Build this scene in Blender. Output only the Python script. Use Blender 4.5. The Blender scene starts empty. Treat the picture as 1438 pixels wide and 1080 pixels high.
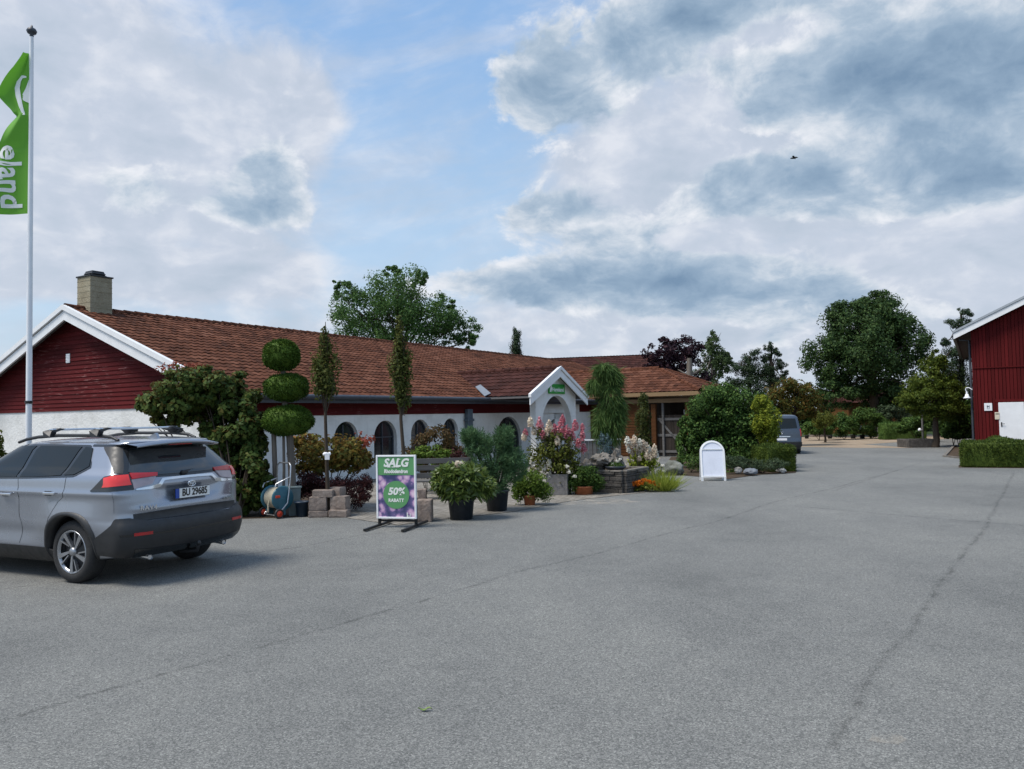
import bpy, bmesh, math, random
import numpy as np
from mathutils import Vector, Matrix
SC = bpy.context.scene
COL = SC.collection
R = math.radians

# ------------------------------------------------------------------ camera
FPX, W0, H0 = 1082.0, 1438.0, 1080.0          # focal length and frame of the photograph in its own pixels
CAM = Vector((0, 0, 1.85))
PITCH, ROLL = math.atan(44 / FPX), 0.02
Fv = Vector((0, math.cos(PITCH), math.sin(PITCH)))
U0 = Vector((0, -math.sin(PITCH), math.cos(PITCH)))
R0 = Vector((1, 0, 0))
Uv = U0 * math.cos(ROLL) + R0 * math.sin(ROLL)
Rv = R0 * math.cos(ROLL) - U0 * math.sin(ROLL)
cd = bpy.data.cameras.new('camera')
cd.sensor_width = 36; cd.lens = 36 * FPX / W0
cd.clip_start = 0.1; cd.clip_end = 5000
cam = bpy.data.objects.new('camera', cd); COL.objects.link(cam)
M = Matrix((( Rv.x, Uv.x, -Fv.x, CAM.x), (Rv.y, Uv.y, -Fv.y, CAM.y), (Rv.z, Uv.z, -Fv.z, CAM.z), (0, 0, 0, 1)))
cam.matrix_world = M
SC.camera = cam

# ------------------------------------------------------------------ light
SUN_EL, SUN_AZ = R(60), R(-112)                # azimuth clockwise from +Y (towards the scene); the sun is high to the side, veiled by cloud
SC.view_settings.view_transform = 'Standard'; SC.view_settings.look = 'None'
SC.view_settings.exposure = 0.95; SC.view_settings.gamma = 1
sl = bpy.data.lights.new('sun', 'SUN'); sl.energy = 2.0; sl.angle = R(22); sl.color = (1, .94, .85)
so = bpy.data.objects.new('sun', sl); COL.objects.link(so)
sd = Vector((math.sin(SUN_AZ) * math.cos(SUN_EL), math.cos(SUN_AZ) * math.cos(SUN_EL), math.sin(SUN_EL)))
so.rotation_euler = (-sd).to_track_quat('-Z', 'Y').to_euler()
so.location = (0, -20, 40)

class NT:
    """small helper to write shader node trees"""
    def __init__(s, tree): s.t = tree; s.n = tree.nodes; s.l = tree.links
    def new(s, typ, **kw):
        n = s.n.new(typ)
        for k, v in kw.items(): setattr(n, k, v)
        return n
    def put(s, sock, v):
        if isinstance(v, bpy.types.NodeSocket): s.l.new(v, sock)
        elif isinstance(v, (tuple, list)) and len(v) == 3 and len(sock.default_value) == 4: sock.default_value = (*v, 1)
        else: sock.default_value = v
    def m(s, op, a, b=0.0, c=0.0, clamp=False):
        n = s.new('ShaderNodeMath', operation=op, use_clamp=clamp)
        s.put(n.inputs[0], a); s.put(n.inputs[1], b); s.put(n.inputs[2], c)
        return n.outputs[0]
    def noise(s, vec, scale, detail=4, rough=.55, dist=0.0, dim='3D'):
        n = s.new('ShaderNodeTexNoise', noise_dimensions=dim)
        if vec is not None: s.l.new(vec, n.inputs['Vector'])
        n.inputs['Scale'].default_value = scale; n.inputs['Detail'].default_value = detail
        n.inputs['Roughness'].default_value = rough; n.inputs['Distortion'].default_value = dist
        return n.outputs['Fac']
    def voro(s, vec, scale, feature='F1', out='Distance'):
        n = s.new('ShaderNodeTexVoronoi', feature=feature)
        s.l.new(vec, n.inputs['Vector']); n.inputs['Scale'].default_value = scale
        return n.outputs[out]
    def ramp(s, fac, stops, interp='LINEAR'):
        n = s.new('ShaderNodeValToRGB'); r = n.color_ramp; r.interpolation = interp
        while len(r.elements) > 1: r.elements.remove(r.elements[-1])
        for i, (p, c) in enumerate(stops):
            e = r.elements[0] if i == 0 else r.elements.new(p)
            e.position = p; e.color = (*c, 1) if len(c) == 3 else c
        s.put(n.inputs[0], fac); return n.outputs[0]
    def mix(s, fac, a, b, typ='MIX'):
        n = s.new('ShaderNodeMix', data_type='RGBA', blend_type=typ)
        s.put(n.inputs[0], fac); s.put(n.inputs[6], a); s.put(n.inputs[7], b); return n.outputs[2]
    def comb(s, x, y, z):
        n = s.new('ShaderNodeCombineXYZ')
        for i, v in enumerate((x, y, z)): s.put(n.inputs[i], v)
        return n.outputs[0]
    def sep(s, v):
        n = s.new('ShaderNodeSeparateXYZ'); s.l.new(v, n.inputs[0]); return n.outputs
    def mapr(s, v, a, b, c=0.0, d=1.0, smooth=True):
        n = s.new('ShaderNodeMapRange'); n.interpolation_type = 'SMOOTHSTEP' if smooth else 'LINEAR'
        s.put(n.inputs[0], v); n.inputs[1].default_value = a; n.inputs[2].default_value = b
        n.inputs[3].default_value = c; n.inputs[4].default_value = d
        return n.outputs[0]

def lin(r, g, b):                              # sRGB 0-255 -> linear
    f = lambda c: (c / 255 / 12.92) if c / 255 <= .04045 else ((c / 255 + .055) / 1.055) ** 2.4
    return (f(r), f(g), f(b))

# ------------------------------------------------------------------ sky: Nishita blue behind layers of cloud, all placed by direction
world = bpy.data.worlds.new('World'); SC.world = world; world.use_nodes = True
wt = NT(world.node_tree); wt.n.clear()
out = wt.new('ShaderNodeOutputWorld'); bg = wt.new('ShaderNodeBackground')
wt.l.new(bg.outputs[0], out.inputs[0])
sky = wt.new('ShaderNodeTexSky', sky_type='NISHITA', sun_disc=False, sun_elevation=SUN_EL, sun_rotation=SUN_AZ)
sky.air_density = 1.0; sky.dust_density = 2.2; sky.ozone_density = 1.2
SKY_STRENGTH = 0.10
tc = wt.new('ShaderNodeTexCoord')
dx, dy, dz = wt.sep(tc.outputs['Generated'])
az = wt.m('ARCTAN2', dx, dy); el = wt.m('ARCSINE', dz)
def dirpx(px, py):
    d = Fv + Rv * ((px - W0 / 2) / FPX) - Uv * ((py - H0 / 2) / FPX); d.normalize()
    return math.atan2(d.x, d.y), math.asin(d.z)
# domain: wider than tall, squeezed towards the horizon as a cloud deck is
sq = wt.m('POWER', wt.m('MAXIMUM', wt.m('ADD', el, .06), .001), .72)
P0 = wt.comb(wt.m('MULTIPLY', az, 2.7), wt.m('MULTIPLY', sq, 4.3), dz)
warp = wt.new('ShaderNodeTexNoise'); wt.l.new(P0, warp.inputs['Vector']); warp.inputs['Scale'].default_value = 2.6; warp.inputs['Detail'].default_value = 3
wv = wt.new('ShaderNodeVectorMath', operation='MULTIPLY_ADD')
wt.l.new(warp.outputs['Color'], wv.inputs[0]); wv.inputs[1].default_value = (.20, .20, .20); wt.l.new(P0, wv.inputs[2])
PW = wv.outputs[0]
n_big = wt.noise(PW, 2.4, 9, .56); n_mid = wt.noise(PW, 5.5, 9, .6); n_fine = wt.noise(PW, 13, 7, .62); n_soft = wt.noise(PW, 3.4, 3, .5)
pu = wt.new('ShaderNodeVectorMath', operation='ADD'); wt.l.new(PW, pu.inputs[0]); pu.inputs[1].default_value = (0.02, .10, 0)
n_mid_up = wt.noise(pu.outputs[0], 5.5, 9, .6)
def blobs(lst):
    """sum of soft directional lobes; (px, py, radius x, radius y, amplitude) with the photo's pixels as degrees"""
    tot = None
    for px, py, rx, ry, a in lst:
        a0, e0 = dirpx(px, py)
        u = wt.m('DIVIDE', wt.m('SUBTRACT', az, a0), rx / FPX); v = wt.m('DIVIDE', wt.m('SUBTRACT', el, e0), ry / FPX)
        g = wt.m('MULTIPLY', wt.m('EXPONENT', wt.m('MULTIPLY', wt.m('ADD', wt.m('MULTIPLY', u, u), wt.m('MULTIPLY', v, v)), -1.0)), a)
        tot = g if tot is None else wt.m('ADD', tot, g)
    return tot
skyc = wt.mix(1.0, sky.outputs[0], (SKY_STRENGTH,) * 3, 'MULTIPLY')
clear = wt.mix(.72, skyc, wt.ramp(wt.mapr(el, 0, .62, smooth=False), [(0, (.30, .37, .44)), (.42, (.22, .33, .455)), (.78, (.125, .25, .44))]))
# thin white veil
veil_w = blobs([(130, 120, 310, 150, .52), (330, 230, 190, 80, .28), (60, 300, 240, 70, .30), (330, 375, 200, 40, .34), (430, 165, 110, 50, .22), (410, 130, 70, 60, .2),
                (760, 420, 330, 70, .24), (880, 250, 170, 80, .34), (1000, 480, 560, 60, .62), (1020, 260, 260, 150, .30), (1200, 90, 400, 200, .42), (-500, 250, 500, 400, .5), (1900, 200, 500, 400, .6), (240, 395, 60, 24, .4), (60, 400, 70, 22, .35),
                (620, 110, 140, 150, -.45), (580, 300, 110, 120, -.38), (540, 60, 90, 80, -.2), (60, 460, 120, 36, -.45), (300, 350, 90, 16, -.2), (660, 250, 120, 60, -.2)])
veil_d = wt.m('ADD', veil_w, wt.m('MULTIPLY', wt.m('SUBTRACT', n_big, .5), .95))
veil_d = wt.m('ADD', veil_d, wt.m('MULTIPLY', wt.m('SUBTRACT', n_mid, .5), .40))
veil = wt.mapr(veil_d, .0, .55, 0, .94)
streak = wt.noise(wt.comb(wt.m('ADD', wt.m('MULTIPLY', az, 2.2), wt.m('MULTIPLY', el, 2.5)), wt.m('SUBTRACT', wt.m('MULTIPLY', el, 9.0), wt.m('MULTIPLY', az, 3.0)), 0.3), 1.6, 7, .6, .3)
veil = wt.m('MAXIMUM', veil, wt.mapr(streak, .36, .72, .10, .62))
veil_col = wt.ramp(wt.m('ADD', wt.m('MULTIPLY', n_mid, .45), wt.m('MULTIPLY', n_soft, .55)), [(.34, (.25, .29, .345)), (.5, (.305, .335, .39)), (.62, (.40, .415, .45))])
c1 = wt.mix(veil, clear, veil_col)
# heaped cloud: bright rims, blue-grey hearts
heap_w = blobs([(760, 130, 130, 75, .60), (980, 30, 150, 60, .74), (1200, 120, 240, 66, .78), (1390, 110, 150, 75, .52), (1230, 265, 240, 46, .72), (1400, 230, 120, 40, .18), (1020, 255, 120, 40, .34), (1150, 10, 300, 40, .3),
                (900, 395, 250, 42, 1.0), (1110, 420, 130, 22, .4), (1330, 430, 160, 26, .34), (770, 298, 80, 34, .62), (880, 330, 80, 24, .35), (690, 392, 90, 22, .30), (385, 250, 54, 40, .66), (365, 298, 70, 22, .48), (215, 262, 110, 36, .34), (300, 320, 160, 30, .10), (60, 412, 90, 20, .12), (770, 478, 46, 14, .3), (1090, 480, 50, 34, .3),
                (1060, 50, 90, 24, -.75), (920, 185, 60, 60, -.36), (1060, 200, 170, 18, -.34), (1030, 332, 110, 22, -.50), (1390, 335, 120, 26, -.7), (1010, 130, 60, 40, -.25), (1350, 405, 70, 18, -.45), (600, 150, 110, 200, -.40)])
heap_d = wt.m('ADD', heap_w, wt.m('MULTIPLY', wt.m('SUBTRACT', n_big, .52), .8))
heap_d = wt.m('ADD', heap_d, wt.m('MULTIPLY', wt.m('SUBTRACT', n_mid, .5), .95))
heap_d = wt.m('ADD', heap_d, wt.m('MULTIPLY', wt.m('SUBTRACT', n_fine, .5), .26))
cover = wt.mapr(heap_d, .20, .42)
lit = wt.m('MULTIPLY', wt.m('SUBTRACT', n_mid, n_mid_up), 1.0)
tone_d = wt.m('ADD', wt.m('MULTIPLY', heap_d, .45), wt.m('MULTIPLY', wt.m('ADD', heap_w, wt.m('MULTIPLY', wt.m('SUBTRACT', n_soft, .5), 1.5)), .62))
tone_d = wt.m('ADD', tone_d, wt.m('MULTIPLY', wt.m('SUBTRACT', n_fine, .5), .30))
tone = wt.m('SUBTRACT', wt.mapr(tone_d, .10, 1.45, smooth=False), lit)
heap_col = wt.ramp(tone, [(0, (.43, .445, .475)), (.18, (.33, .365, .41)), (.36, (.225, .28, .345)), (.60, (.155, .215, .288)), (.95, (.10, .155, .228))])
c2 = wt.mix(cover, c1, heap_col)
below = wt.mapr(el, -.03, 0.0)
wt.l.new(wt.mix(below, (.10, .11, .11), c2), bg.inputs[0])
bg.inputs[1].default_value = 1.0

# ------------------------------------------------------------------ helpers
def gz(x, y):                                  # the yard falls gently away from the viewer
    if y < 12: return 0.0
    return -0.012 * (min(y, 50) - 12)
def ray(px, py): return Fv + Rv * ((px - W0 / 2) / FPX) - Uv * ((py - H0 / 2) / FPX)
def V(px, py, Y):
    d = ray(px, py); return CAM + d * (Y / d.y)
def G(px, py):
    d = ray(px, py); Y = 10.0
    for _ in range(40):
        t = (gz(0, Y) - CAM.z) / d.z; Y = .5 * Y + .5 * d.y * t
    p = CAM + d * (Y / d.y); p.z = gz(p.x, p.y); return p

class MB:
    """collects shapes, then becomes ONE mesh object"""
    def __init__(s): s.v = []; s.f = []; s.m = []; s.sm = []
    def add(s, vs, fs, mi=0, sm=False):
        o = len(s.v); s.v += [tuple(v) for v in vs]
        s.f += [tuple(i + o for i in f) for f in fs]; s.m += [mi] * len(fs); s.sm += [sm] * len(fs)
    def box(s, c, d, mat=None, mi=0, bev=0.0):
        x, y, z = d[0] / 2, d[1] / 2, d[2] / 2
        if bev:
            bm = bmesh.new(); bmesh.ops.create_cube(bm, size=1)
            bmesh.ops.scale(bm, vec=d, verts=bm.verts)
            bmesh.ops.bevel(bm, geom=bm.edges[:], offset=bev, segments=2, affect='EDGES', profile=.5)
            vs = [v.co.copy() for v in bm.verts]; fs = [[v.index for v in f.verts] for f in bm.faces]; bm.free()
        else:
            vs = [Vector(p) for p in ((-x, -y, -z), (x, -y, -z), (x, y, -z), (-x, y, -z), (-x, -y, z), (x, -y, z), (x, y, z), (-x, y, z))]
            fs = [(0, 3, 2, 1), (4, 5, 6, 7), (0, 1, 5, 4), (1, 2, 6, 5), (2, 3, 7, 6), (3, 0, 4, 7)]
        if mat is not None: vs = [mat @ v for v in vs]
        s.add([v + Vector(c) for v in vs], fs, mi)
    def tube(s, pts, r, n=8, mi=0, caps=True, sm=True):
        pts = [Vector(p) for p in pts]; rs = r if isinstance(r, (list, tuple)) else [r] * len(pts)
        vs = []; up = None
        for i, p in enumerate(pts):
            t = (pts[min(i + 1, len(pts) - 1)] - pts[max(i - 1, 0)]).normalized()
            if up is None: up = t.orthogonal().normalized()
            up = (up - t * up.dot(t))
            up = up.normalized() if up.length > 1e-6 else t.orthogonal().normalized()
            b = t.cross(up)
            for k in range(n):
                a = 2 * math.pi * k / n; vs.append(p + (up * math.cos(a) + b * math.sin(a)) * rs[i])
        fs = []
        for i in range(len(pts) - 1):
            for k in range(n):
                k2 = (k + 1) % n; fs.append((i * n + k, i * n + k2, (i + 1) * n + k2, (i + 1) * n + k))
        s.add(vs, fs, mi, sm)
        if caps:
            s.add(vs[:n], [tuple(range(n))[::-1]], mi); s.add(vs[-n:], [tuple(range(n))], mi)
    def lathe(s, prof, n=24, M=None, mi=0, sm=True, ang=2 * math.pi):
        vs = []
        for (r, z) in prof:
            for k in range(n):
                a = ang * k / n; v = Vector((r * math.cos(a), r * math.sin(a), z)); vs.append(M @ v if M is not None else v)
        fs = []
        for i in range(len(prof) - 1):
            for k in range(n):
                k2 = (k + 1) % n; fs.append((i * n + k, i * n + k2, (i + 1) * n + k2, (i + 1) * n + k))
        s.add(vs, fs, mi, sm)
    def prism(s, poly, d, M=None, mi=0):        # poly: list of 3D points, d: extrusion vector
        n = len(poly); p = [Vector(q) for q in poly]; d = Vector(d); vs = p + [q + d for q in p]
        if M is not None: vs = [M @ v for v in vs]
        s.add(vs, [tuple(range(n))[::-1], tuple(range(n, 2 * n))] + [(i, (i + 1) % n, n + (i + 1) % n, n + i) for i in range(n)], mi)
    def grid(s, P, mi=0, sm=True, flip=False):
        a, b = len(P), len(P[0]); vs = [p for row in P for p in row]; fs = []
        for i in range(a - 1):
            for j in range(b - 1):
                q = (i * b + j, (i + 1) * b + j, (i + 1) * b + j + 1, i * b + j + 1); fs.append(q[::-1] if flip else q)
        s.add(vs, fs, mi, sm)
    def mesh(s, name, mats):
        me = bpy.data.meshes.new(name); me.from_pydata(s.v, [], s.f); 
        for m_ in (mats if isinstance(mats, (list, tuple)) else [mats]): me.materials.append(m_)
        me.polygons.foreach_set('material_index', s.m); me.polygons.foreach_set('use_smooth', s.sm); me.update()
        return me

def link(name, me, parent=None, loc=None, rz=0.0):
    o = bpy.data.objects.new(name, me); COL.objects.link(o)
    if parent is not None: o.parent = parent
    if loc is not None: o.location = loc
    if rz: o.rotation_euler.z = rz
    return o
def obj(name, mb, mat, parent=None, org=None, loc=None):
    """org: world point taken as the mesh origin; a parentless object is put back there"""
    if org is not None:
        o = Vector(org); mb.v = [(v[0] - o.x, v[1] - o.y, v[2] - o.z) for v in mb.v]
        if parent is None and loc is None: loc = o
    return link(name, mb.mesh(name, mat), parent, loc)
def tag(o, label, cat, group=None, kind=None):
    o['label'] = label; o['category'] = cat
    if group: o['group'] = group
    if kind: o['kind'] = kind
    return o
def thing(name, label, cat, loc, rz=0.0, group=None):
    o = bpy.data.objects.new(name, None); COL.objects.link(o); o.location = loc; o.rotation_euler.z = rz; o.empty_display_size = .2
    return tag(o, label, cat, group)
def struct(name, mb, mat):
    o = obj(name, mb, mat); o['kind'] = 'structure'; return o
def dup(root, loc=None, rz=None, label=None):
    r = root.copy(); COL.objects.link(r)
    if loc is not None: r.location = loc
    if rz is not None: r.rotation_euler.z = rz
    if label: r['label'] = label
    for ch in list(root.children):
        c = ch.copy(); COL.objects.link(c); c.parent = r
        for g in list(ch.children):
            d = g.copy(); COL.objects.link(d); d.parent = c
    return r
def text_mesh(body, size, shear=0.0, bold=0.0, ext=.002, align='CENTER', spacing=1.0):
    c = bpy.data.curves.new('lettering', 'FONT'); c.body = body; c.size = size; c.shear = shear; c.offset = bold; c.extrude = ext
    c.align_x = align; c.align_y = 'CENTER'; c.space_character = spacing; c.resolution_u = 3
    o = bpy.data.objects.new('lettering', c); COL.objects.link(o)
    bpy.context.view_layer.update()
    me = bpy.data.meshes.new_from_object(o.evaluated_get(bpy.context.evaluated_depsgraph_get()))
    bpy.data.objects.remove(o); return me

# ------------------------------------------------------------------ materials
def base(name, rough=.6, metal=0.0, spec=.5):
    m = bpy.data.materials.new(name); m.use_nodes = True; t = NT(m.node_tree)
    b = t.n['Principled BSDF']; b.inputs['Roughness'].default_value = rough; b.inputs['Metallic'].default_value = metal
    b.inputs['Specular IOR Level'].default_value = spec
    return m, t, b
def bump(t, b, h, strength, dist):
    n = t.new('ShaderNodeBump'); n.inputs['Strength'].default_value = strength; n.inputs['Distance'].default_value = dist
    t.l.new(h, n.inputs['Height']); t.l.new(n.outputs[0], b.inputs['Normal'])
def ocoord(t): return t.new('ShaderNodeTexCoord').outputs['Object']
def plain(name, c, rough=.5, metal=0.0, var=.12, scale=6, bmp=0.0, bscale=40, spec=.5, coat=0.0):
    m, t, b = base(name, rough, metal, spec); p = ocoord(t)
    n = t.noise(p, scale, 5, .6)
    lo = tuple(x * (1 - var) for x in c); hi = tuple(min(1, x * (1 + var)) for x in c)
    t.l.new(t.ramp(n, [(.3, lo), (.7, hi)]), b.inputs['Base Color'])
    t.l.new(t.mapr(t.noise(p, scale * 2.3, 4), .3, .7, max(0, rough - .08), min(1, rough + .08)), b.inputs['Roughness'])
    if bmp: bump(t, b, t.noise(p, bscale, 5, .6), bmp, .01)
    if coat: b.inputs['Coat Weight'].default_value = coat; b.inputs['Coat Roughness'].default_value = .04
    return m
def foliage(name, stops, transl=.22, rough=.6, spec=.14):
    m, t, b = base(name, rough, 0, spec)
    stops = [(a_, tuple(min(.85, x * 1.18) for x in c_)) for a_, c_ in stops] if max(stops[-1][1]) < .42 else stops
    g = t.new('ShaderNodeNewGeometry'); p = ocoord(t)
    f = t.m('ADD', t.m('MULTIPLY', g.outputs['Random Per Island'], .75), t.m('MULTIPLY', t.noise(p, 1.1, 3), .5)); f = t.m('SUBTRACT', f, .12, clamp=True)
    c = t.ramp(f, stops); t.l.new(c, b.inputs['Base Color'])
    if transl:
        tr = t.new('ShaderNodeBsdfTranslucent'); t.l.new(t.mix(.5, c, tuple(min(1, x * 1.4) for x in stops[-1][1])), tr.inputs[0])
        mx = t.new('ShaderNodeMixShader'); mx.inputs[0].default_value = transl
        t.l.new(b.outputs[0], mx.inputs[1]); t.l.new(tr.outputs[0], mx.inputs[2]); t.l.new(mx.outputs[0], t.n['Material Output'].inputs[0])
    return m
MT = {}
MT['white_plaster'] = None
def plaster():
    m, t, b = base('white_plaster', .85); p = ocoord(t); z = t.sep(p)[2]
    n = t.noise(p, 1.3, 6, .65)
    c = t.ramp(n, [(.25, (.58, .58, .555)), (.5, (.73, .73, .71)), (.75, (.79, .79, .775))])
    streak = t.noise(t.comb(t.m('MULTIPLY', t.sep(p)[0], 5), t.m('MULTIPLY', t.sep(p)[1], 5), t.m('MULTIPLY', z, .6)), 1.0, 5, .6)
    c = t.mix(t.mapr(streak, .55, .8, 0, .28), c, (.36, .36, .33))
    t.l.new(c, b.inputs['Base Color']); bump(t, b, t.noise(p, 9, 8, .65), .5, .05); return m
MT['white_plaster'] = plaster()
def boards(name, c, dark, pale, wear=.62, axis=2, grain=1.0, period=0):
    m, t, b = base(name, .8, 0, .12); p = ocoord(t); x, y, z = t.sep(p)
    if axis == 2: q = t.comb(t.m('MULTIPLY', x, .35), t.m('MULTIPLY', y, .35), t.m('MULTIPLY', z, 7))
    else: q = t.comb(t.m('MULTIPLY', x, 7), t.m('MULTIPLY', y, 7), t.m('MULTIPLY', z, .35))
    n = t.noise(q, 2.2, 6, .6); n2 = t.noise(p, .8, 4)
    col = t.ramp(t.m('ADD', t.m('MULTIPLY', n, .6), t.m('MULTIPLY', n2, .4)), [(.3, dark), (.65, c)])
    w = t.noise(q, 5.5, 6, .7)
    col = t.mix(t.m('MULTIPLY', t.mapr(w, wear, wear + .09), t.mapr(t.noise(p, .45, 3), .46, .66)), col, pale)
    g = t.new('ShaderNodeNewGeometry'); col = t.mix(1.0, col, t.ramp(g.outputs['Random Per Island'], [(0, (.80, .80, .80)), (1, (1.14, 1.14, 1.14))]), 'MULTIPLY')
    t.l.new(col, b.inputs['Base Color']); bump(t, b, n, .35, .012); return m
MT['red_boards'] = boards('red_boards', (.102, .0115, .0125), (.060, .0075, .0085), (.34, .18, .17), .575)
MT['barn_boards'] = boards('barn_boards', (.105, .0095, .0100), (.068, .0068, .0075), (.16, .03, .03), .74, axis=0)
MT['wood_boards'] = boards('wood_boards', (.115, .048, .018), (.06, .025, .010), (.16, .08, .04), .6)
MT['pale_wood'] = boards('pale_wood', (.30, .21, .125), (.19, .125, .07), (.4, .31, .21), .6)
MT['grey_wood'] = boards('grey_wood', (.17, .165, .16), (.085, .083, .08), (.3, .3, .29), .6)
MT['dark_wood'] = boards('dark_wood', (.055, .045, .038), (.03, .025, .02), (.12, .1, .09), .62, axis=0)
MT['white_paint'] = plain('white_paint', (.78, .79, .80), .45, var=.05, scale=3, bmp=.08, bscale=30)
MT['white_metal'] = plain('white_metal', (.80, .81, .83), .35, var=.04, scale=5)
MT['slate_metal'] = plain('slate_metal', (.035, .042, .055), .4, var=.2)
MT['dark_void'] = plain('dark_void', (.012, .012, .013), .7)
MT['soffit'] = plain('soffit_shade', (.12, .115, .115), .8)  # dark grey carries the shadow under the roof edges
def glass_dark():
    m, t, b = base('window_glass', .06, 0, .6); t.l.new(t.ramp(t.noise(ocoord(t), 1.5, 3), [(.35, (.010, .012, .014)), (.7, (.035, .038, .04))]), b.inputs['Base Color']); return m
MT['glass'] = glass_dark()
def tiles(name, w, c, cols, moss):
    m, t, b = base(name, .85, 0, .12); p = ocoord(t); x, y, z = t.sep(p)
    wn = t.new('ShaderNodeTexWhiteNoise', noise_dimensions='2D')
    t.l.new(t.comb(t.m('FLOOR', t.m('DIVIDE', x, w)), t.m('FLOOR', t.m('DIVIDE', t.m('ADD', y, .001), c)), 0), wn.inputs['Vector'])
    f = t.m('ADD', t.m('MULTIPLY', wn.outputs['Value'], .45), t.m('MULTIPLY', t.noise(p, .35, 5, .6), .75)); f = t.m('SUBTRACT', f, .1)
    col = t.ramp(f, cols)
    col = t.mix(t.mapr(t.noise(p, 1.7, 6, .7), .56, .74, 0, moss), col, (.034, .022, .015))
    col = t.mix(t.mapr(t.noise(p, 21, 3, .6), .68, .78, 0, .5), col, (.21, .12, .085))
    t.l.new(col, b.inputs['Base Color']); bump(t, b, t.noise(p, 28, 5, .6), .25, .01); return m
MT['clay_tiles'] = tiles('clay_tiles', .245, .36, [(.12, (.038, .0155, .0095)), (.4, (.084, .0315, .0175)), (.62, (.118, .0455, .0255)), (.9, (.18, .082, .053))], .75)
MT['brown_tiles'] = tiles('brown_tiles', .245, .36, [(.12, (.026, .011, .009)), (.5, (.050, .018, .014)), (.9, (.08, .032, .026))], .6)
def asphalt():
    m, t, b = base('asphalt', .9, 0, .35); p = ocoord(t)
    fine = t.noise(p, 170, 3, .75); vor = t.voro(p, 115, 'F1', 'Color'); vs = t.sep(vor)[0]
    patch = t.noise(p, .22, 5, .6); mid = t.noise(p, 2.2, 5, .62)
    sx, sy, sz = t.sep(p)
    stain = t.noise(t.comb(t.m('MULTIPLY', sx, .5), t.m('MULTIPLY', sy, .16), 0), 1.2, 5, .6)
    v = t.m('ADD', t.m('MULTIPLY', vs, .40), t.m('MULTIPLY', fine, .60))
    col = t.ramp(v, [(.18, (.048, .050, .049)), (.48, (.148, .150, .143)), (.66, (.215, .216, .204)), (.84, (.48, .475, .445))])
    k = t.m('ADD', t.m('MULTIPLY', patch, .55), t.m('ADD', t.m('MULTIPLY', mid, .25), t.m('MULTIPLY', stain, .35)))
    col = t.mix(1.0, col, t.ramp(k, [(.36, (.66, .67, .68)), (.56, (1, 1, 1)), (.78, (1.28, 1.27, 1.24))]), 'MULTIPLY')
    t.l.new(col, b.inputs['Base Color']); bump(t, b, t.m('ADD', fine, t.m('MULTIPLY', vs, .6)), .55, .006); return m
MT['asphalt'] = asphalt()
def seam_mat(name, a0, a1, col=(.045, .046, .046, 1)):
    m, t, b = base(name, .9); p = ocoord(t); b.inputs['Base Color'].default_value = col
    b2 = t.new('ShaderNodeBsdfTransparent'); mx = t.new('ShaderNodeMixShader')
    t.l.new(t.mapr(t.noise(p, 5, 6, .7), .36, .66, a0, a1), mx.inputs[0]); t.l.new(b2.outputs[0], mx.inputs[1]); t.l.new(b.outputs[0], mx.inputs[2]); t.l.new(mx.outputs[0], t.n['Material Output'].inputs[0]); return m
MT['seam'] = seam_mat('tar_seam', .0, .14); MT['seam_edge'] = seam_mat('worn_seam_edge', .01, .13); MT['pale_stain'] = seam_mat('pale_stain', .0, .5, (.42, .38, .32, 1)); MT['oil_stain'] = seam_mat('oil_stain', .0, .3, (.03, .03, .03, 1))
def ground_mat(name, stops, scale, fine=40, bmp=.6):
    m, t, b = base(name, .95, 0, .2); p = ocoord(t)
    f = t.m('ADD', t.m('MULTIPLY', t.noise(p, scale, 6, .65), .6), t.m('MULTIPLY', t.noise(p, fine, 4, .7), .4))
    t.l.new(t.ramp(f, stops), b.inputs['Base Color']); bump(t, b, t.noise(p, fine, 5, .7), bmp, .02); return m
MT['soil'] = ground_mat('bark_soil', [(.3, (.025, .018, .012)), (.55, (.075, .052, .034)), (.75, (.16, .12, .085))], 3)
MT['gravel'] = ground_mat('tan_gravel', [(.3, (.20, .15, .10)), (.55, (.33, .26, .19)), (.75, (.44, .37, .29))], .8, 30)
MT['grass'] = ground_mat('rough_grass', [(.3, (.022, .035, .012)), (.55, (.045, .07, .022)), (.75, (.09, .11, .04))], .6, 18)
def paver_mat():
    m, t, b = base('paving', .9, 0, .3); p = ocoord(t)
    mp = t.new('ShaderNodeMapping'); t.l.new(p, mp.inputs[0]); mp.inputs['Rotation'].default_value = (0, 0, R(58.8))
    br = t.new('ShaderNodeTexBrick'); t.l.new(mp.outputs[0], br.inputs['Vector']); br.inputs['Scale'].default_value = 1
    br.inputs['Brick Width'].default_value = .21; br.inputs['Row Height'].default_value = .105; br.inputs['Mortar Size'].default_value = .008
    br.inputs['Color1'].default_value = (.22, .20, .175, 1); br.inputs['Color2'].default_value = (.31, .29, .26, 1); br.inputs['Mortar'].default_value = (.07, .065, .055, 1)
    c = t.mix(1, br.outputs['Color'], t.ramp(t.noise(p, 1.2, 6, .65), [(.3, (.62, .62, .6)), (.7, (1.15, 1.13, 1.1))]), 'MULTIPLY')
    t.l.new(c, b.inputs['Base Color']); bump(t, b, br.outputs['Fac'], -.4, .006); return m
MT['paving'] = paver_mat()
def stone(name, stops, scale=5, bscale=14):
    m, t, b = base(name, .9, 0, .3); p = ocoord(t)
    f = t.m('ADD', t.m('MULTIPLY', t.noise(p, scale, 6, .65), .65), t.m('MULTIPLY', t.noise(p, scale * 9, 3, .6), .35))
    t.l.new(t.ramp(f, stops), b.inputs['Base Color']); bump(t, b, t.noise(p, bscale, 7, .7), .7, .03); return m
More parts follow.
